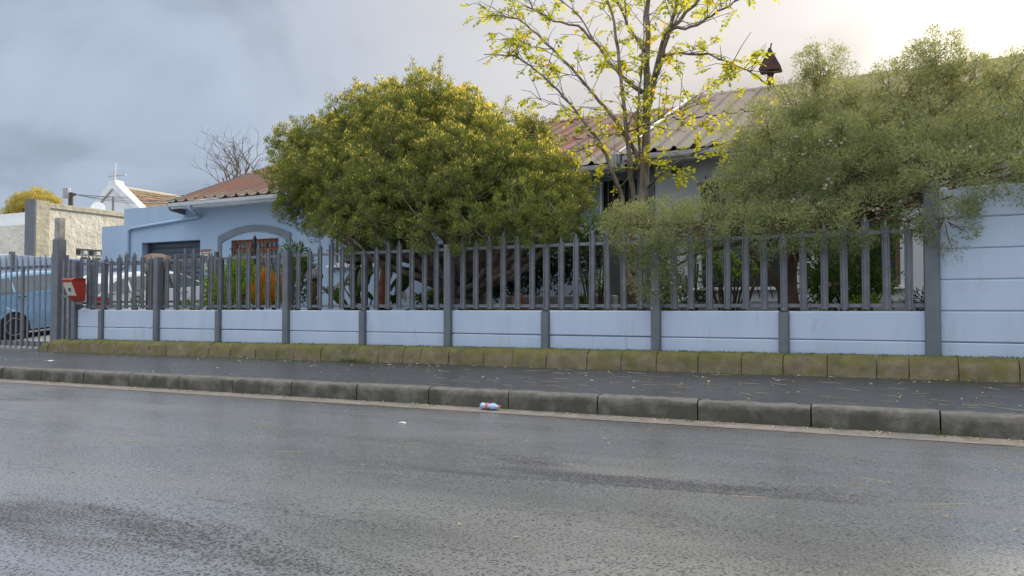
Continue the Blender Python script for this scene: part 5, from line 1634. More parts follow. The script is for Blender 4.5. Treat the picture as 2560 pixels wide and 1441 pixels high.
for key, (pts, r0, r1) in BR.items():
    pp = [at(*p) for p in pts]
    # resample with a little wander
    fine = []
    for i in range(len(pp) - 1):
        for s_ in range(3):
            fine.append(pp[i].lerp(pp[i + 1], s_ / 3))
    fine.append(pp[-1])
    w_ = wob(fine, 0.018 if r0 < 0.1 else 0.012)
    n = len(w_)
    kf = 1.0 if key == 't' else 0.78
    lw.tube(w_, [kf * (r0 + (r1 - r0) * (i / (n - 1)) ** 0.8) for i in range(n)], 10 if r0 > 0.06 else 6)
    if key == 't':
        w_ = w_[15:]
        n = len(w_)
    nt = int(len(w_) * (1.45 if r0 < 0.07 else 1.0))
    for j in range(nt):
        t = rnd.uniform(0.12, 1.0)
        i = min(n - 2, int(t * (n - 1)))
        b_ = w_[i].lerp(w_[i + 1], rnd.random())
        ax_ = (w_[i + 1] - w_[i]).normalized()
        d = Vector((rnd.gauss(0, 1), rnd.gauss(0, 0.8), rnd.gauss(0.25, 0.6)))
        d = (d + ax_ * 0.9).normalized()
        Lt = rnd.uniform(0.15, 0.62)
        e_ = b_ + d * Lt
        mid_ = b_.lerp(e_, 0.5) + Vector((0, 0, rnd.uniform(-.03, .06)))
        lw.tube([b_, mid_, e_], [0.007, 0.005, 0.003], 4, cap=False)
        for u in range(rnd.choice((0, 0, 1, 1, 1, 2, 2))):
            f_ = rnd.uniform(0.3, 1.0)
            bb = b_.lerp(e_, f_)
            dd = (d * 0.6 + Vector((rnd.gauss(0, .7), rnd.gauss(0, .7), rnd.gauss(-.25, .4))))
            compound(bb, dd, rnd.uniform(0.16, 0.30), rnd.uniform(0.05, 0.20))
# denser bunches the photograph shows
for (x, y, Y, k_, sp) in ((1730, 290, 1.85, 17, 34), (1760, 320, 1.85, 14, 30), (1680, 250, 1.95, 8, 30), (1500, 310, 1.85, 10, 24), (1500, 350, 1.85, 5, 14), (1640, 350, 2.0, 8, 22), (1700, 440, 1.95, 8, 22), (1640, 400, 2.05, 6, 20), (1770, 410, 1.9, 8, 24), (1850, 320, 1.8, 5, 16),
                          (1840, 190, 1.75, 12, 36), (1880, 160, 1.7, 8, 24), (1600, 60, 2.2, 12, 40), (1400, 170, 1.8, 7, 30), (1640, 140, 2.2, 10, 30), (1790, 190, 1.8, 8, 24), (1700, 20, 2.2, 8, 40), (1440, 300, 1.8, 5, 16), (1580, 230, 2.1, 7, 24), (1480, 150, 2.2, 6, 30), (1760, 110, 1.9, 6, 26), (1900, 250, 1.75, 4, 16), (1310, 75, 1.85, 4, 20)):
    for _ in range(int(k_ * 0.55)):
        b_ = at(x + rnd.gauss(0, sp), y + rnd.gauss(0, sp * 0.8), Y + rnd.gauss(0, 0.12))
        compound(b_, (rnd.gauss(0, 1), rnd.gauss(0, .7), rnd.gauss(-0.1, .5)), rnd.uniform(0.17, 0.32), rnd.uniform(0.06, 0.22))
wchild(loc, 'trunk', lw, M['bark'], smooth=True)
wchild(loc, 'crown', quads_mesh('crown', np.array(qs), np.array(ts), 6), M['lf_locust'])

# --- bare winter tree behind the house
bare = tag(empty('bare_tree', tuple(at(585, 600, 17))[:2] + (0.3,)), 'leafless branching tree showing above the red roof', 'tree')
bw = MB()


def grow(p, d, L, r, depth):
    n = 4
    pts = [p]
    for i in range(n):
        d = (d + Vector((rnd.gauss(0, .16), rnd.gauss(0, .16), rnd.gauss(0.05, .10)))).normalized()
        pts.append(pts[-1] + d * L / n)
    bw.tube(pts, [r * (1 - 0.5 * i / n) for i in range(n + 1)], 5 if depth < 3 else 3, cap=False)
    if depth >= 5:
        return
    for k_ in range(3 if depth < 3 else 2):
        i = rnd.randint(2, n)
        dd = (d * 0.75 + Vector((rnd.gauss(0, .65), rnd.gauss(0, .65), rnd.gauss(.08, .4)))).normalized()
        grow(pts[i], dd, L * rnd.uniform(0.58, 0.82), r * 0.58, depth + 1)


b0 = Vector((0, 0, 0))
topz = at(585, 470, 17).z - 0.3
bw.tube([(0, 0, 0), (0.05, 0, topz * 0.5), (0, 0, topz)], [0.17, 0.14, 0.11], 8)
for dx, L in ((-0.75, 1.45), (-0.35, 1.6), (0.05, 1.75), (0.45, 1.55), (0.85, 1.45), (-1.1, 1.35), (1.2, 1.35)):
    grow(Vector((0.0, 0, topz - rnd.uniform(0.0, 0.6))), Vector((dx, rnd.uniform(-.3, .3), 0.9)).normalized(), L, 0.05, 1)
link('trunk', bw.mesh('trunk'), M['twig'], bare)

# --- yellow tree far off to the side of the cream building
far = tag(empty('yellow_tree', tuple(at(90, 600, 30))[:2] + (-0.7,)), 'distant yellow-leaved tree above the flat roof', 'tree')
fl_ = lobes_from([(60, 520, 30, 34), (95, 510, 30, 34), (125, 525, 30, 30), (40, 545, 30, 28), (80, 540, 30, 34), (150, 545, 30, 20), (110, 550, 30, 30), (80, 505, 31, 22), (75, 560, 30, 36), (130, 560, 30, 28)])
q, tnt, fcen, _ = crown(fl_, 9, 0.30, 42, 0.16, 0.07, up=0.3, inner=0.1)
wchild(far, 'crown', quads_mesh('crown', q, tnt), M['lf_far'])
fw2 = MB()
fb_ = Vector(far.location)
fw2.tube([fb_, fb_ + Vector((0.1, 0, 3))], [0.3, 0.2], 8)
for c, r in fl_:
    fw2.tube(bezier(fb_ + Vector((0.1, 0, 2.9)), c, (0, 0, 0.2), 4), [0.12, 0.10, 0.08, 0.05, 0.03], 5)
wchild(far, 'trunk', fw2, M['bark'])

# ------------------------------------------------------------------ garden plants behind the fence
GZ = 0.66


def shrub(name, label, px, leafm, dens, rc, nleaf, L, W, up=0.4, cat='shrub', base=None, woodm='twig', inner=0.1, fuzz=0.7, extra=None):
    lo_ = lobes_from(px)
    c0 = sum((c for c, r in lo_), np.zeros(3)) / len(lo_)
    b = (c0[0], c0[1]) if base is None else base
    root = tag(empty(name, (b[0], b[1], GZ - 0.02)), label, cat)
    q_, t_, cn, ow = crown(lo_, dens, rc, nleaf, L, W, up=up, inner=inner, fuzz=fuzz)
    wchild(root, 'crown', quads_mesh('crown', q_, t_), M[leafm])
    wd = MB()
    for c, r in lo_:
        wd.tube(wob(bezier(Vector((b[0] + rnd.uniform(-.05, .05), b[1], GZ - 0.05)), Vector(c), ((c[0] - b[0]) * .2, 0, 0.0), 5), 0.02), [0.022, 0.019, 0.016, 0.013, 0.010, 0.006], 5)
    twigs(wd, cn, lo_, 0.3, 0.006, 9)
    wchild(root, 'stems', wd, M[woodm], smooth=True)
    return root


shrub('leafy_shrub', 'bright lime green bushy shrub beneath the arched window', [(545, 720, 0.9, 30), (580, 700, 1.0, 34), (615, 680, 1.1, 34), (560, 750, 0.7, 28), (600, 740, 0.8, 30), (630, 715, 1.0, 28), (590, 668, 1.2, 22), (530, 690, 1.2, 20)], 'lf_bright', 60, 0.10, 22, 0.055, 0.030)
shrub('ground_cover_plant', 'low bright green creeping plant on top of the wall by the silver car', [(450, 766, 0.3, 9), (475, 764, 0.3, 10), (500, 766, 0.3, 9), (520, 762, 0.3, 10)], 'lf_bright', 130, 0.06, 18, 0.045, 0.026, base=(at(485, 768, .3).x, 0.35))
shrub('tall_green_shrub', 'upright mid-green leafy plant beside the orange succulent', [(735, 640, 1.3, 24), (745, 680, 1.2, 26), (715, 690, 1.4, 24), (740, 725, 1.1, 26), (705, 730, 1.3, 24), (760, 660, 1.4, 18)], 'lf_mid', 55, 0.11, 22, 0.10, 0.022, up=0.2)
shrub('dark_evergreen', 'dark glossy evergreen shrub against the blue house wall', [(1280, 640, 3.6, 50), (1340, 630, 3.7, 50), (1400, 625, 3.7, 50), (1450, 620, 3.8, 46), (1300, 700, 3.5, 42), (1260, 690, 3.4, 40), (1350, 680, 3.6, 36), (1420, 665, 3.7, 36), (1480, 650, 3.8, 30), (1220, 650, 3.5, 40), (1240, 720, 3.3, 30)], 'lf_dark', 24, 0.16, 32, 0.085, 0.036, up=0.1, inner=0.2)
ph = shrub('pink_flowered_shrub', 'low shrub with pale pink blossoms and reddish tips near the front door', [(1440, 580, 2.4, 26), (1480, 575, 2.4, 28), (1520, 580, 2.4, 26), (1460, 600, 2.3, 22), (1505, 555, 2.5, 20), (1540, 590, 2.4, 20)], 'lf_mid', 55, 0.09, 22, 0.06, 0.026, up=0.4, base=(at(1480, 768, 2.4).x, 2.45))
pb = wchild(ph, 'blossoms', blossoms([P(1425 + rnd.uniform(0, 110), 560 + rnd.uniform(0, 42), 2.15) for _ in range(34)], 3, 0.03, 0.020), M['petal'])
pb['kind'] = 'stuff'
shrub('ivy_mass', 'dense dark green climbing foliage behind the flowering shrub trunk', [(2040, 640, 1.6, 40), (2080, 690, 1.6, 44), (2120, 640, 1.7, 46), (2160, 690, 1.8, 46), (2180, 620, 1.9, 44), (2200, 720, 1.8, 36), (2060, 740, 1.5, 36), (2120, 745, 1.6, 36), (2215, 570, 2.0, 30), (2030, 700, 1.6, 30)], 'lf_mid', 26, 0.13, 26, 0.075, 0.035, up=0.0, inner=0.2)
shrub('low_bed_plant', 'small bright green plant at the foot of the climbing foliage', [(2150, 762, 0.6, 14), (2180, 758, 0.6, 14)], 'lf_bright', 130, 0.06, 14, 0.05, 0.03)
shrub('dark_bed_plant', 'low dark leafy plant in the corner against the tall wall post', [(2290, 758, 0.5, 14), (2308, 752, 0.5, 14)], 'lf_dark', 120, 0.06, 14, 0.07, 0.016)
shrub('shade_plant', 'dark spiky-leaved plant below the hanging white flowers', [(1700, 740, 1.2, 30), (1670, 730, 1.2, 26), (1750, 745, 1.3, 24)], 'lf_dark', 55, 0.10, 18, 0.13, 0.018)
shrub('weeping_stems', 'arching light green stems behind the middle fence post', [(1665, 680, 0.6, 18), (1670, 715, 0.6, 18), (1680, 745, 0.7, 18)], 'lf_mid', 60, 0.08, 16, 0.11, 0.012, up=-0.5)
shrub('small_fence_weed', 'thin straggly weed poking through the fence near the wooden mushroom', [(290, 764, 0.35, 7), (340, 750, 0.35, 8), (350, 735, 0.35, 6)], 'lf_mid', 120, 0.05, 10, 0.05, 0.014, base=(at(330, 768, .35).x, 0.38))
shrub('grey_house_plant', 'dark green bush beneath the barred house window', [(1090, 740, 2.5, 26), (1110, 755, 2.4, 26), (1060, 755, 2.4, 22)], 'lf_mid', 55, 0.10, 22, 0.06, 0.03)

# orange-tipped pencil plant
pc = tag(empty('pencil_plant', (at(660, 768, 0.55).x, 0.55, GZ - 0.02)), 'orange and yellow pencil-stemmed succulent behind the fence', 'plant')
pq, pt = [], []
for (x, y, n, hgt) in ((655, 690, 150, 0.62), (685, 700, 120, 0.55), (640, 725, 90, 0.45), (675, 735, 120, 0.40), (695, 745, 70, 0.35), (655, 750, 90, 0.3)):
    c0 = P(x, 765, 0.55)
    top = P(x, y, 0.55)
    for _ in range(n):
        t = rnd.random()
        b_ = c0 + (top - c0) * t + np.array([rnd.gauss(0, .055), rnd.gauss(0, .06), 0])
        d = unit(np.array([rnd.gauss(0, .28), rnd.gauss(0, .28), 1.0]))
        L = rnd.uniform(0.10, 0.22)
        s = unit(np.cross(d, rng.normal(size=3))) * 0.006
        for sg_ in (s, np.cross(d, s)):
            pq.append(np.stack([b_ - sg_, b_ + sg_, b_ + d * L + sg_ * .6, b_ + d * L - sg_ * .6]))
            pt.append(min(1, 0.15 + 0.95 * t * t + rnd.uniform(-.1, .15)))
wchild(pc, 'stems', quads_mesh('stems', np.array(pq), np.array(pt)), M['lf_fire'])


def blade_mesh(L, W, droop, fold=0.25, tear=0.0, n=9, seed=0):
    """broad strap leaf with a folded midrib, arching over"""
    r_ = random.Random(seed)
    vs, fs, tt = [], [], []
    a = R(80)
    x = z = 0.0
    for i in range(n + 1):
        t = i / n
        w = W * (math.sin(math.pi * min(1, 0.12 + t * 0.88)) ** 0.7) * 0.5
        for s in (-1, -0.5, 0, 0.5, 1):
            k_ = 1 - (tear * r_.random() if abs(s) == 1 else 0)
            vs.append((x - abs(s) * w * fold * math.sin(a) * 0.3, s * w * k_, z + abs(s) * w * fold * math.cos(a) + (r_.uniform(-.01, .01) if s else 0)))
        x += L / n * math.cos(a)
        z += L / n * math.sin(a)
        a -= droop / n
    for i in range(n):
        for j in range(4):
            fs.append((i * 5 + j, i * 5 + j + 1, i * 5 + 6 + j, i * 5 + 5 + j))
    me = MB().add(vs, fs).mesh('leaf', smooth=True)
    at_ = me.attributes.new('tint', 'FLOAT', 'POINT')
    at_.data.foreach_set('value', np.full(len(me.vertices), r_.random(), np.float32))
    return me


ban = tag(empty('broad_leaved_plant', (at(920, 768, 0.9).x, 0.95, GZ - 0.02)), 'clump of large paddle-shaped green leaves with withered ones', 'plant')
# (pixel of blade base, Y, length, width, azimuth, lean, droop, dead)
for i, (x, y, Y, L, W, az, lean, droop, dead) in enumerate((
        (850, 760, 0.7, 0.62, 0.26, 150, 25, 1.0, 0), (830, 745, 0.8, 0.60, 0.22, 185, 30, 1.2, 0), (870, 770, 0.5, 0.50, 0.24, 200, 20, 0.9, 0), (890, 740, 0.9, 0.62, 0.26, 20, 15, 0.7, 0),
        (905, 730, 0.9, 0.66, 0.28, 100, 5, 0.5, 0), (960, 720, 1.1, 0.85, 0.34, 80, 5, 0.35, 0), (975, 730, 1.0, 0.80, 0.36, 20, 20, 0.9, 0), (1000, 730, 1.0, 0.70, 0.36, -20, 25, 1.1, 0), (1010, 700, 1.1, 0.62, 0.40, 0, 40, 1.0, 0),
        (860, 720, 0.9, 0.55, 0.20, 60, 10, 0.7, 0), (930, 750, 0.7, 0.42, 0.22, 250, 30, 1.1, 0), (990, 760, 0.6, 0.40, 0.24, -60, 35, 1.1, 0),
        (880, 720, 0.6, 0.46, 0.20, 265, 45, 1.7, 1), (905, 765, 0.4, 0.34, 0.16, 300, 55, 1.4, 1), (990, 735, 0.6, 0.42, 0.20, -30, 60, 1.7, 1), (1045, 765, 0.6, 0.32, 0.20, 10, 70, 1.5, 1), (1085, 766, 0.6, 0.32, 0.18, -10, 68, 1.3, 1), (840, 735, 0.5, 0.40, 0.18, 215, 60, 1.6, 1), (960, 765, 0.5, 0.36, 0.16, 200, 62, 1.4, 1))):
    me = blade_mesh(L, W, droop, tear=0.5 if dead else 0.12, seed=i)
    me.materials.append(M['lf_dry'] if dead else M['lf_banana'])
    b_ = at(x, y, Y)
    o = link('leaf', me, None, ban)
    o.location = b_ - ban.location
    o.rotation_euler = (0, R(lean), R(az))
    st = MB().tube(bezier(ban.location + Vector((rnd.uniform(-.25, .25), rnd.uniform(-.1, .1), 0)), b_, (0, 0, 0.05), 4), [0.022, 0.02, 0.018, 0.014, 0.01], 6)
    wchild(ban, 'stalk', st, M['lf_banana'], smooth=True)
bt = at(957, 770, 0.9)
wchild(ban, 'stem', MB().tube(wob([Vector((bt.x, 0.95, GZ - 0.02)), at(957, 750, 0.95), at(958, 715, 0.95), at(960, 690, 0.98), at(962, 660, 1.0)], 0.01), [0.10, 0.095, 0.085, 0.06, 0.03], 9), M['rust'], smooth=True)

# fern-like fronds and rosette shrub near the middle of the fence
fern = tag(empty('frond_plant', (at(1720, 768, 1.5).x, 1.5, GZ - 0.02)), 'plant with deeply cut blue-green fronds behind the fence', 'plant')
fq, ft_ = [], []
for (bx, by, az, L) in ((1715, 690, 200, 0.7), (1730, 700, 160, 0.6), (1745, 660, -20, 0.55), (1745, 690, -40, 0.5), (1720, 640, 120, 0.5), (1740, 630, 20, 0.55), (1760, 700, -60, 0.45), (1705, 660, 180, 0.5), (1730, 740, 230, 0.5), (1725, 610, 150, 0.45)):
    p = P(bx, by, 1.5)
    d = unit(np.array([math.cos(R(az)), -0.5 + 0.3 * math.sin(R(az)), 0.7]))
    n = 16
    for i in range(n):
        d = unit(d + np.array([0, 0, -0.09]))
        p = p + d * L / n
        s = unit(np.cross(d, np.array([0, 0.3, 1.0])))
        w = 0.24 * math.sin(math.pi * (0.15 + 0.85 * i / n)) + 0.03
        for sg_ in (1, -1):
            ld = unit(s * sg_ + d * 0.5 + np.array([0, 0, -0.25]))
            cw_ = unit(np.cross(ld, np.cross(s, d))) * 0.013
            fq.append(np.stack([p, p + ld * w * .5 + cw_, p + ld * w, p + ld * w * .5 - cw_]))
            ft_.append(rnd.random())
wchild(fern, 'fronds', quads_mesh('fronds', np.array(fq), np.array(ft_)), M['lf_fern'])
fw3 = MB()
for (bx, by) in ((1715, 690), (1745, 660), (1720, 640), (1740, 630)):
    fw3.tube(bezier(fern.location, at(bx, by, 1.5), (0.05, 0, 0.1), 5), 0.014, 5)
wchild(fern, 'stems', fw3, M['lf_fern'])


def rosette_tree(name, label, base, tips, leafm, stemm, L, W, nl, r0):
    root = tag(empty(name, (base.x, base.y, GZ - 0.02)), label, 'plant')
    wd = MB()
    b = Vector((base.x, base.y, GZ - 0.02))
    q_, t_ = [], []
    for (x, y, Y) in tips:
        tip = at(x, y, Y)
        wd.tube(wob(bezier(b, tip, ((tip.x - b.x) * 0.25, 0, -0.08), 6), 0.015), [r0, r0 * .95, r0 * .9, r0 * .8, r0 * .75, r0 * .7, r0 * .6], 7)
        tp = np.array(tip)
        n = nl
        d = unit(rng.normal(size=(n, 3)) * np.array([1, 1, 0.5]) + np.array([0, -0.15, 0.45]))
        pos = tp + np.array([0, 0, 1]) * rng.uniform(-0.10, 0.03, (n, 1))
        s = unit(np.cross(d, np.array([0, 0, 1.0])))
        Ls = L * rng.uniform(0.7, 1.2, (n, 1))
        q_.append(np.stack([pos, pos + d * Ls * .6 + s * W * .5, pos + d * Ls + np.array([0, 0, -0.015]), pos + d * Ls * .6 - s * W * .5], axis=1))
        t_.append(rng.random(n))
    wchild(root, 'stems', wd, M[stemm], smooth=True)
    wchild(root, 'leaves', quads_mesh('leaves', np.concatenate(q_), np.concatenate(t_)), M[leafm])
    return root


rosette_tree('rosette_shrub', 'pale-stemmed shrub with leaf rosettes in front of the grey garden wall', at(1490, 790, 2.3), [(1455, 745, 2.2), (1465, 700, 2.25), (1500, 720, 2.2), (1485, 690, 2.3), (1510, 700, 2.3), (1450, 765, 2.1), (1475, 760, 2.1)], 'lf_mid', 'stump', 0.13, 0.036, 34, 0.020)
rosette_tree('yellow_rosette_shrub', 'yellow-green rosette shrub with bare forked stems below the house window', at(1820, 800, 1.7), [(1790, 640, 1.7), (1800, 665, 1.6), (1830, 640, 1.7), (1850, 660, 1.8), (1775, 660, 1.7), (1880, 650, 1.9), (1890, 675, 1.9), (1815, 630, 1.7), (1840, 680, 1.6), (1765, 630, 1.7), (1795, 600, 1.7), (1870, 625, 1.8), (1810, 695, 1.6), (1905, 655, 1.8)], 'lf_bright', 'stump', 0.13, 0.026, 30, 0.018)

# leaning second trunk in front of the porch
lt = MB().tube(wob([Vector((at(1590, 800, 1.6).x, 1.6, GZ - 0.05)), at(1585, 760, 1.6), at(1578, 710, 1.6), at(1566, 680, 1.65), at(1558, 640, 1.7), at(1550, 600, 1.8)], 0.012), [0.10, 0.085, 0.075, 0.065, 0.05, 0.03], 9)
tag(lt.build('leaning_stump', M['stump'], None, smooth=True), 'leaning bare brown stump behind the fence near the porch pillar', 'stump')

# garden mushrooms: stumps with caps
def mushroom(label, x, y, Y, capr, caph, stemr, m_cap, m_stem, tilt=0.0, kind='dome'):
    c = at(x, y, Y)
    root = tag(empty('garden_mushroom', (c.x, Y, GZ - 0.02)), label, 'garden ornament')
    h = c.z - (GZ - 0.02)
    link('stem', MB().tube(wob([Vector((0, 0, 0)), Vector((0.02, 0, h * .35)), Vector((-0.02, 0, h * .7)), Vector((0, 0, h))], 0.015), [stemr * 1.15, stemr, stemr * 0.95, stemr], 12).mesh('stem', True), m_stem, root)
    if kind == 'dome':
        prof = [(capr * 0.2, 0.0), (capr * 0.9, -caph * 0.15), (capr, 0.0), (capr * 0.96, caph * 0.3), (capr * 0.75, caph * 0.7), (capr * 0.4, caph * 0.94), (0.01, caph)]
        link('cap', MB().lathe(prof, 20).mesh('cap', True), m_cap, root, (0, 0, h), rot=(tilt, tilt * 0.5, 0))
    else:
        # half-log cap curling over the stem
        V, Fc = [], []
        n = 12
        for k_, yy in enumerate((-capr * .8, -capr * .3, capr * .3, capr * .8)):
            for i in range(n + 1):
                t = i / n
                xx = -capr + 2 * capr * t
                zz_ = caph * (1 - (1.15 * t - 0.35) ** 2 * 1.25) + rnd.uniform(-.008, .008)
                V.append((xx, yy * (1 - 0.25 * abs(2 * t - 1)), zz_ - (0.05 if abs(yy) > capr * .5 else 0)))
        for k_, yy in enumerate((-capr * .8, -capr * .3, capr * .3, capr * .8)):
            for i in range(n + 1):
                v = V[k_ * (n + 1) + i]
                V.append((v[0], v[1], v[2] - 0.075))
        o_ = 4 * (n + 1)
        for k_ in range(3):
            for i in range(n):
                a_ = k_ * (n + 1) + i
                Fc += [(a_, a_ + 1, a_ + n + 2, a_ + n + 1), (o_ + a_, o_ + a_ + n + 1, o_ + a_ + n + 2, o_ + a_ + 1)]
        for i in range(n):
            Fc += [(i, o_ + i, o_ + i + 1, i + 1), (3 * (n + 1) + i, 3 * (n + 1) + i + 1, o_ + 3 * (n + 1) + i + 1, o_ + 3 * (n + 1) + i)]
        for k_ in range(3):
            a_, b_ = k_ * (n + 1), (k_ + 1) * (n + 1)
            Fc += [(a_, b_, o_ + b_, o_ + a_), (a_ + n, o_ + a_ + n, o_ + b_ + n, b_ + n)]
        link('cap', MB().add(V, Fc).mesh('cap', True), m_cap, root, (0.06, 0, h - 0.02), rot=(0, 0, R(-30)))
        link('knot', MB().lathe([(0.01, 0.14), (0.07, 0.11), (0.11, 0.03), (0.10, -0.08), (0.02, -0.13)], 12).mesh('knot', True), m_cap, root, (0.28, -0.12, h - 0.10))
        link('burl', MB().lathe([(0.01, 0.15), (0.09, 0.12), (0.13, 0.0), (0.10, -0.12), (0.02, -0.16)], 12).mesh('burl', True), M['stone'], root, (-0.05, -0.06, h - 0.08))
    return root


mushroom('dark stump with a curled brown log cap beside the silver car', 388, 660, 0.75, 0.30, 0.22, 0.15, M['bronze'], M['stump'], kind='log')
mushroom('grey domed stone mushroom on a wooden stump by the tall green plant', 784, 694, 1.3, 0.17, 0.16, 0.12, M['stone'], M['stump'], 0.1)
mushroom('grey domed stone mushroom half hidden by the big shrub beside paddle leaves', 888, 655, 1.7, 0.19, 0.15, 0.10, M['stone'], M['stump'], -0.1)
mushroom('short dark stump with flat brown top between lime shrub and orange plant', 612, 735, 0.8, 0.11, 0.05, 0.10, M['stump'], M['stump'], 0.05)


def rock(name, label, x, y, Y, r, h, m):
    c = at(x, y, Y)
    bm = bmesh.new()
    bmesh.ops.create_icosphere(bm, subdivisions=3, radius=1.0)
    for v in bm.verts:
        nn = math.sin(v.co.x * 3.1 + x) * math.cos(v.co.z * 2.7) * 0.12 + rnd.uniform(-.03, .03)
        taper = 1 - 0.25 * max(0, v.co.z)
        v.co = Vector((v.co.x * r * (1 + nn) * taper, v.co.y * r * (1 + nn) * taper, (v.co.z + 1) / 2 * h))
    me = bpy.data.meshes.new(name)
    bm.to_mesh(me)
    bm.free()
    me.polygons.foreach_set('use_smooth', [True] * len(me.polygons))
    return tag(link(name, me, m, None, (c.x, Y, GZ - 0.03)), label, 'rock')


rock('upright_stone', 'upright reddish-brown garden stone in front of the grey garden wall', 1303, 740, 1.9, 0.09, 0.62, M['rust'])
rock('upright_stone', 'slim grey upright garden stone beside the reddish-brown one', 1281, 740, 1.9, 0.06, 0.57, M['stone'])
rock('rounded_boulder', 'low rounded grey boulder behind the fence under the big shrub', 1240, 760, 1.9, 0.2, 0.46, M['stone'])
# thin post with pointed top by the arched window
tp0 = at(637, 592, 2.2)
tpo = tag(empty('slim_post', (tp0.x, 2.2, GZ)), 'slim dark pointed steel post in front of the arched window', 'post')
wchild(tpo, 'shaft', MB().box(tp0.x - 0.025, tp0.x + 0.025, 2.18, 2.22, GZ - 0.05, tp0.z - 0.05), M['iron'])
wchild(tpo, 'tip', MB().lathe([(0.035, tp0.z - 0.05), (0.03, tp0.z - 0.01), (0.002, tp0.z + 0.04)], 8, (tp0.x, 2.2, 0)), M['iron'])
# lamp-like grey box on the porch
bxp = at(1660, 640, 3.0)
gbx = tag(empty('notice_board', (bxp.x, 3.0, 0.66)), 'small grey board on a post behind the middle fence post', 'board')
wchild(gbx, 'board', MB().box(bxp.x - 0.14, bxp.x + 0.16, 2.98, 3.02, bxp.z - 0.08, bxp.z + 0.10), M['trim'], bevel=0.01)
wchild(gbx, 'post', MB().box(bxp.x - 0.03, bxp.x + 0.03, 3.021, 3.06, 0.62, bxp.z), M['iron'])

# ------------------------------------------------------------------ litter, grass, bottle
lq, lt_ = [], []


def flat_leaf(x, y, z, L, W, curl=0.3):
    a = rnd.uniform(0, 2 * math.pi)
    d = np.array([math.cos(a), math.sin(a), 0]) * L
    s = np.array([-math.sin(a), math.cos(a), 0]) * W
    o = np.array([x, y, z + 0.004])
    k_ = L * curl
    lq.append(np.stack([o, o + d * .5 + s + np.array([0, 0, k_ * rnd.random()]), o + d + np.array([0, 0, k_ * rnd.random()]), o + d * .5 - s + np.array([0, 0, k_ * .4])]))
    lt_.append(rnd.random())


for _ in range(620):
    t = rnd.random()
    x = rnd.uniform(-10.5, 3.5) if rnd.random() < 0.85 else rnd.uniform(-14.5, -10)
    y = -0.31 - 1.5 * (rnd.random() ** 1.7)
    flat_leaf(x, y, zp(x, y), rnd.uniform(0.02, 0.055), rnd.uniform(0.006, 0.014))
for _ in range(420):
    x = rnd.uniform(-14, 3.5)
    if rnd.random() < 0.7:
        x = rnd.choice((-11.6, -9.8, -9.0, -5.2, -4.9, -2.4, -1.9, -0.6, 0.1, 0.5, 1.2, -3.4, 1.7)) + rnd.gauss(0, 0.16)
    y = -2.0 - abs(rnd.gauss(0, 0.05))
    flat_leaf(x, y, -0.09 + zg(x), rnd.uniform(0.012, 0.04), rnd.uniform(0.004, 0.011), 0.5)
for _ in range(150):
    x, y = rnd.uniform(-7, 2.5), -2.3 - 3.9 * rnd.random() ** 1.5
    flat_leaf(x, y, zr(x, y), rnd.uniform(0.012, 0.035), rnd.uniform(0.004, 0.009))
# needle-like twigs
for _ in range(150):
    x = rnd.uniform(-6, 3.2)
    y = -0.4 - 1.35 * rnd.random() if rnd.random() < 0.72 else -2.3 - 3.2 * rnd.random() ** 1.6
    z = (zp if y > -2 else zr)(x, y) + 0.005
    a = rnd.gauss(0, 0.5)
    L = rnd.uniform(0.06, 0.26)
    d = np.array([math.cos(a), math.sin(a), 0]) * L
    s = np.array([-math.sin(a), math.cos(a), 0]) * 0.0022
    o = np.array([x, y, z])
    up3 = np.array([0, 0, 0.004])
    lq.append(np.stack([o - s, o + s, o + d + s, o + d - s]) + up3 * 0)
    lq.append(np.stack([o - up3 * .5, o + up3 * .6, o + d + up3 * .6, o + d - up3 * .5]))
    lt_ += [rnd.random() * 0.85] * 2
lit = link('leaf_litter', quads_mesh('leaf_litter', np.array(lq), np.array(lt_)), M['litter'])
tag(lit, 'dry fallen leaves and twigs scattered over pavement and gutter', 'leaf litter', kind='stuff')

# grass and moss fringe along the top of the edging, tufts in the gutter
gq, gt_ = [], []


def tuft(x, y, z, n, h, spread):
    b_ = np.array([x, y, z]) + rng.normal(size=(n, 3)) * np.array([spread, spread * 0.5, 0])
    d = unit(rng.normal(size=(n, 3)) * np.array([.6, .6, .2]) + np.array([0, -0.15, 1.0]))
    gq.append(leaf_quads(b_, d, h * rng.uniform(0.4, 1.3, n), np.full(n, 0.006)))
    gt_.append(rng.random(n))


for _ in range(900):
    x = rnd.uniform(-14.5, 4)
    tuft(x, rnd.uniform(-0.09, -0.035), 0.455 + zg(x), 7, 0.022, 0.03)
for x in (-9.6, -10.9, -7.45, -7.3, -7.6, -3.0, 0.3, 2.2, -5.6):
    tuft(x, -0.34, zp(x, -0.34), 60 if -7.7 < x < -7.2 else 14, 0.07, 0.06)
for x in (-11.6, -11.3, -9.1, -1.05, -0.9, 0.0, 0.95, 0.15, -2.1):
    tuft(x + rnd.uniform(-.1, .1), -2.0, -0.09 + zg(x), 16, 0.06, 0.03)
for i in range(-14, 5):
    if rnd.random() < 0.55:
        x = -1.08 + i + rnd.uniform(-0.02, 0.02)
        tuft(x, -1.985, -0.085 + zg(x), 9, 0.045, 0.015)
for _ in range(70):
    x = rnd.uniform(-14.3, 4)
    tuft(x, -0.30 + rnd.uniform(-0.02, 0.01), zp(x, -0.3), rnd.randint(4, 12), 0.03, 0.03)
gr = link('grass_fringe', quads_mesh('grass_fringe', np.concatenate(gq), np.concatenate(gt_)), M['lf_grass'])
tag(gr, 'short grass and weeds along edging and gutter', 'grass', kind='stuff')

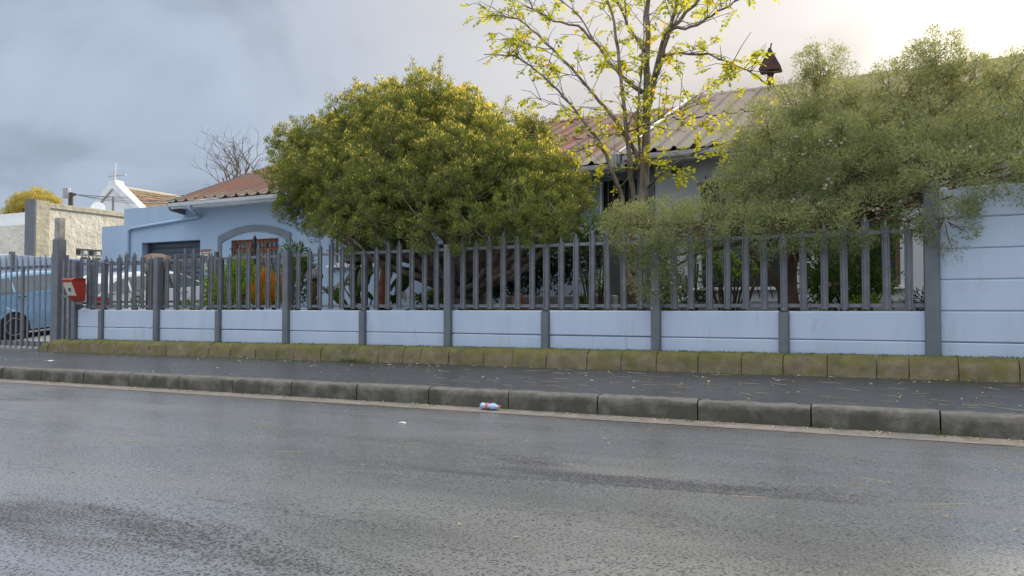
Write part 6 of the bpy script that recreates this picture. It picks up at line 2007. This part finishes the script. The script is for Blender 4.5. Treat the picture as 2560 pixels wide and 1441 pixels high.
# crushed drinks bottle in the gutter
bp = at(1203, 1014, -2.06)
bot = tag(empty('plastic_bottle', (bp.x, -2.055, -0.09 + zg(bp.x) + 0.040), R(-4)), 'empty blue-tinted plastic bottle with orange cap lying in the gutter', 'bottle')
prof = [(0.012, 0.0), (0.030, 0.004), (0.036, 0.015), (0.035, 0.035), (0.031, 0.045), (0.036, 0.055), (0.033, 0.062), (0.034, 0.095), (0.027, 0.105), (0.034, 0.115), (0.0365, 0.135), (0.035, 0.16), (0.029, 0.185), (0.019, 0.205), (0.013, 0.215), (0.013, 0.222)]
bm_ = MB().lathe(prof, 20, ax='x')
bm_.v = [(p[0], p[1] * (1 + 0.10 * math.sin(p[0] * 60)), p[2] * (0.92 + 0.08 * math.cos(p[0] * 40 + p[1] * 30))) for p in bm_.v]
link('body', bm_.mesh('body', True), M['bottle'], bot)
link('label', MB().lathe([(0.0345, 0.066), (0.0358, 0.068), (0.0356, 0.090), (0.0345, 0.092)], 20, ax='x').mesh('label', True), M['orange'], bot)
link('cap', MB().lathe([(0.005, 0.240), (0.0155, 0.239), (0.016, 0.222), (0.014, 0.2215)], 14, ax='x').mesh('cap', True), M['orange'], bot)
for k_ in range(5):
    a = 2 * math.pi * k_ / 5
    link('foot', MB().lathe([(0.001, -0.010), (0.008, -0.007), (0.010, 0.004)], 8, (0, 0.020 * math.cos(a), 0.020 * math.sin(a)), 'x').mesh('foot', True), M['bottle'], bot)
# pale scrap of paper on the road and one by the gate
for (x, y, w, h, lab, zf) in ((1006, 1059, 0.075, 0.02, 'small flat white paper scrap on the road near the bottle', zr), (123, 902, 0.16, 0.08, 'crumpled pale scrap on the pavement by the gate', zp)):
    r = _fw * FPX + _rt * (x - 1280) - _up * (y - 720.5)
    zz_ = -0.07 if zf is zr else 0.12
    for _ in range(3):
        s = (zz_ - CAM.z) / r.z
        p = CAM + r * s
        zz_ = zf(p.x, p.y)
    vs = [(-w / 2, -h / 2, 0.004), (0, -h / 2 * 0.7, 0.010), (w / 2, -h / 2, 0.004), (w / 2, h / 2, 0.007), (0, h / 2, 0.016), (-w / 2, h / 2, 0.006)]
    vs += [(a, b, c - 0.003) for a, b, c in vs]
    tag(MB().add(vs, [(0, 1, 4, 5), (1, 2, 3, 4), (6, 11, 10, 7), (7, 10, 9, 8), (0, 6, 7, 1), (1, 7, 8, 2), (2, 8, 9, 3), (3, 9, 10, 4), (4, 10, 11, 5), (5, 11, 6, 0)]).build('paper_scrap', M['white'], None, loc=(p.x, p.y, zz_)), lab, 'litter')
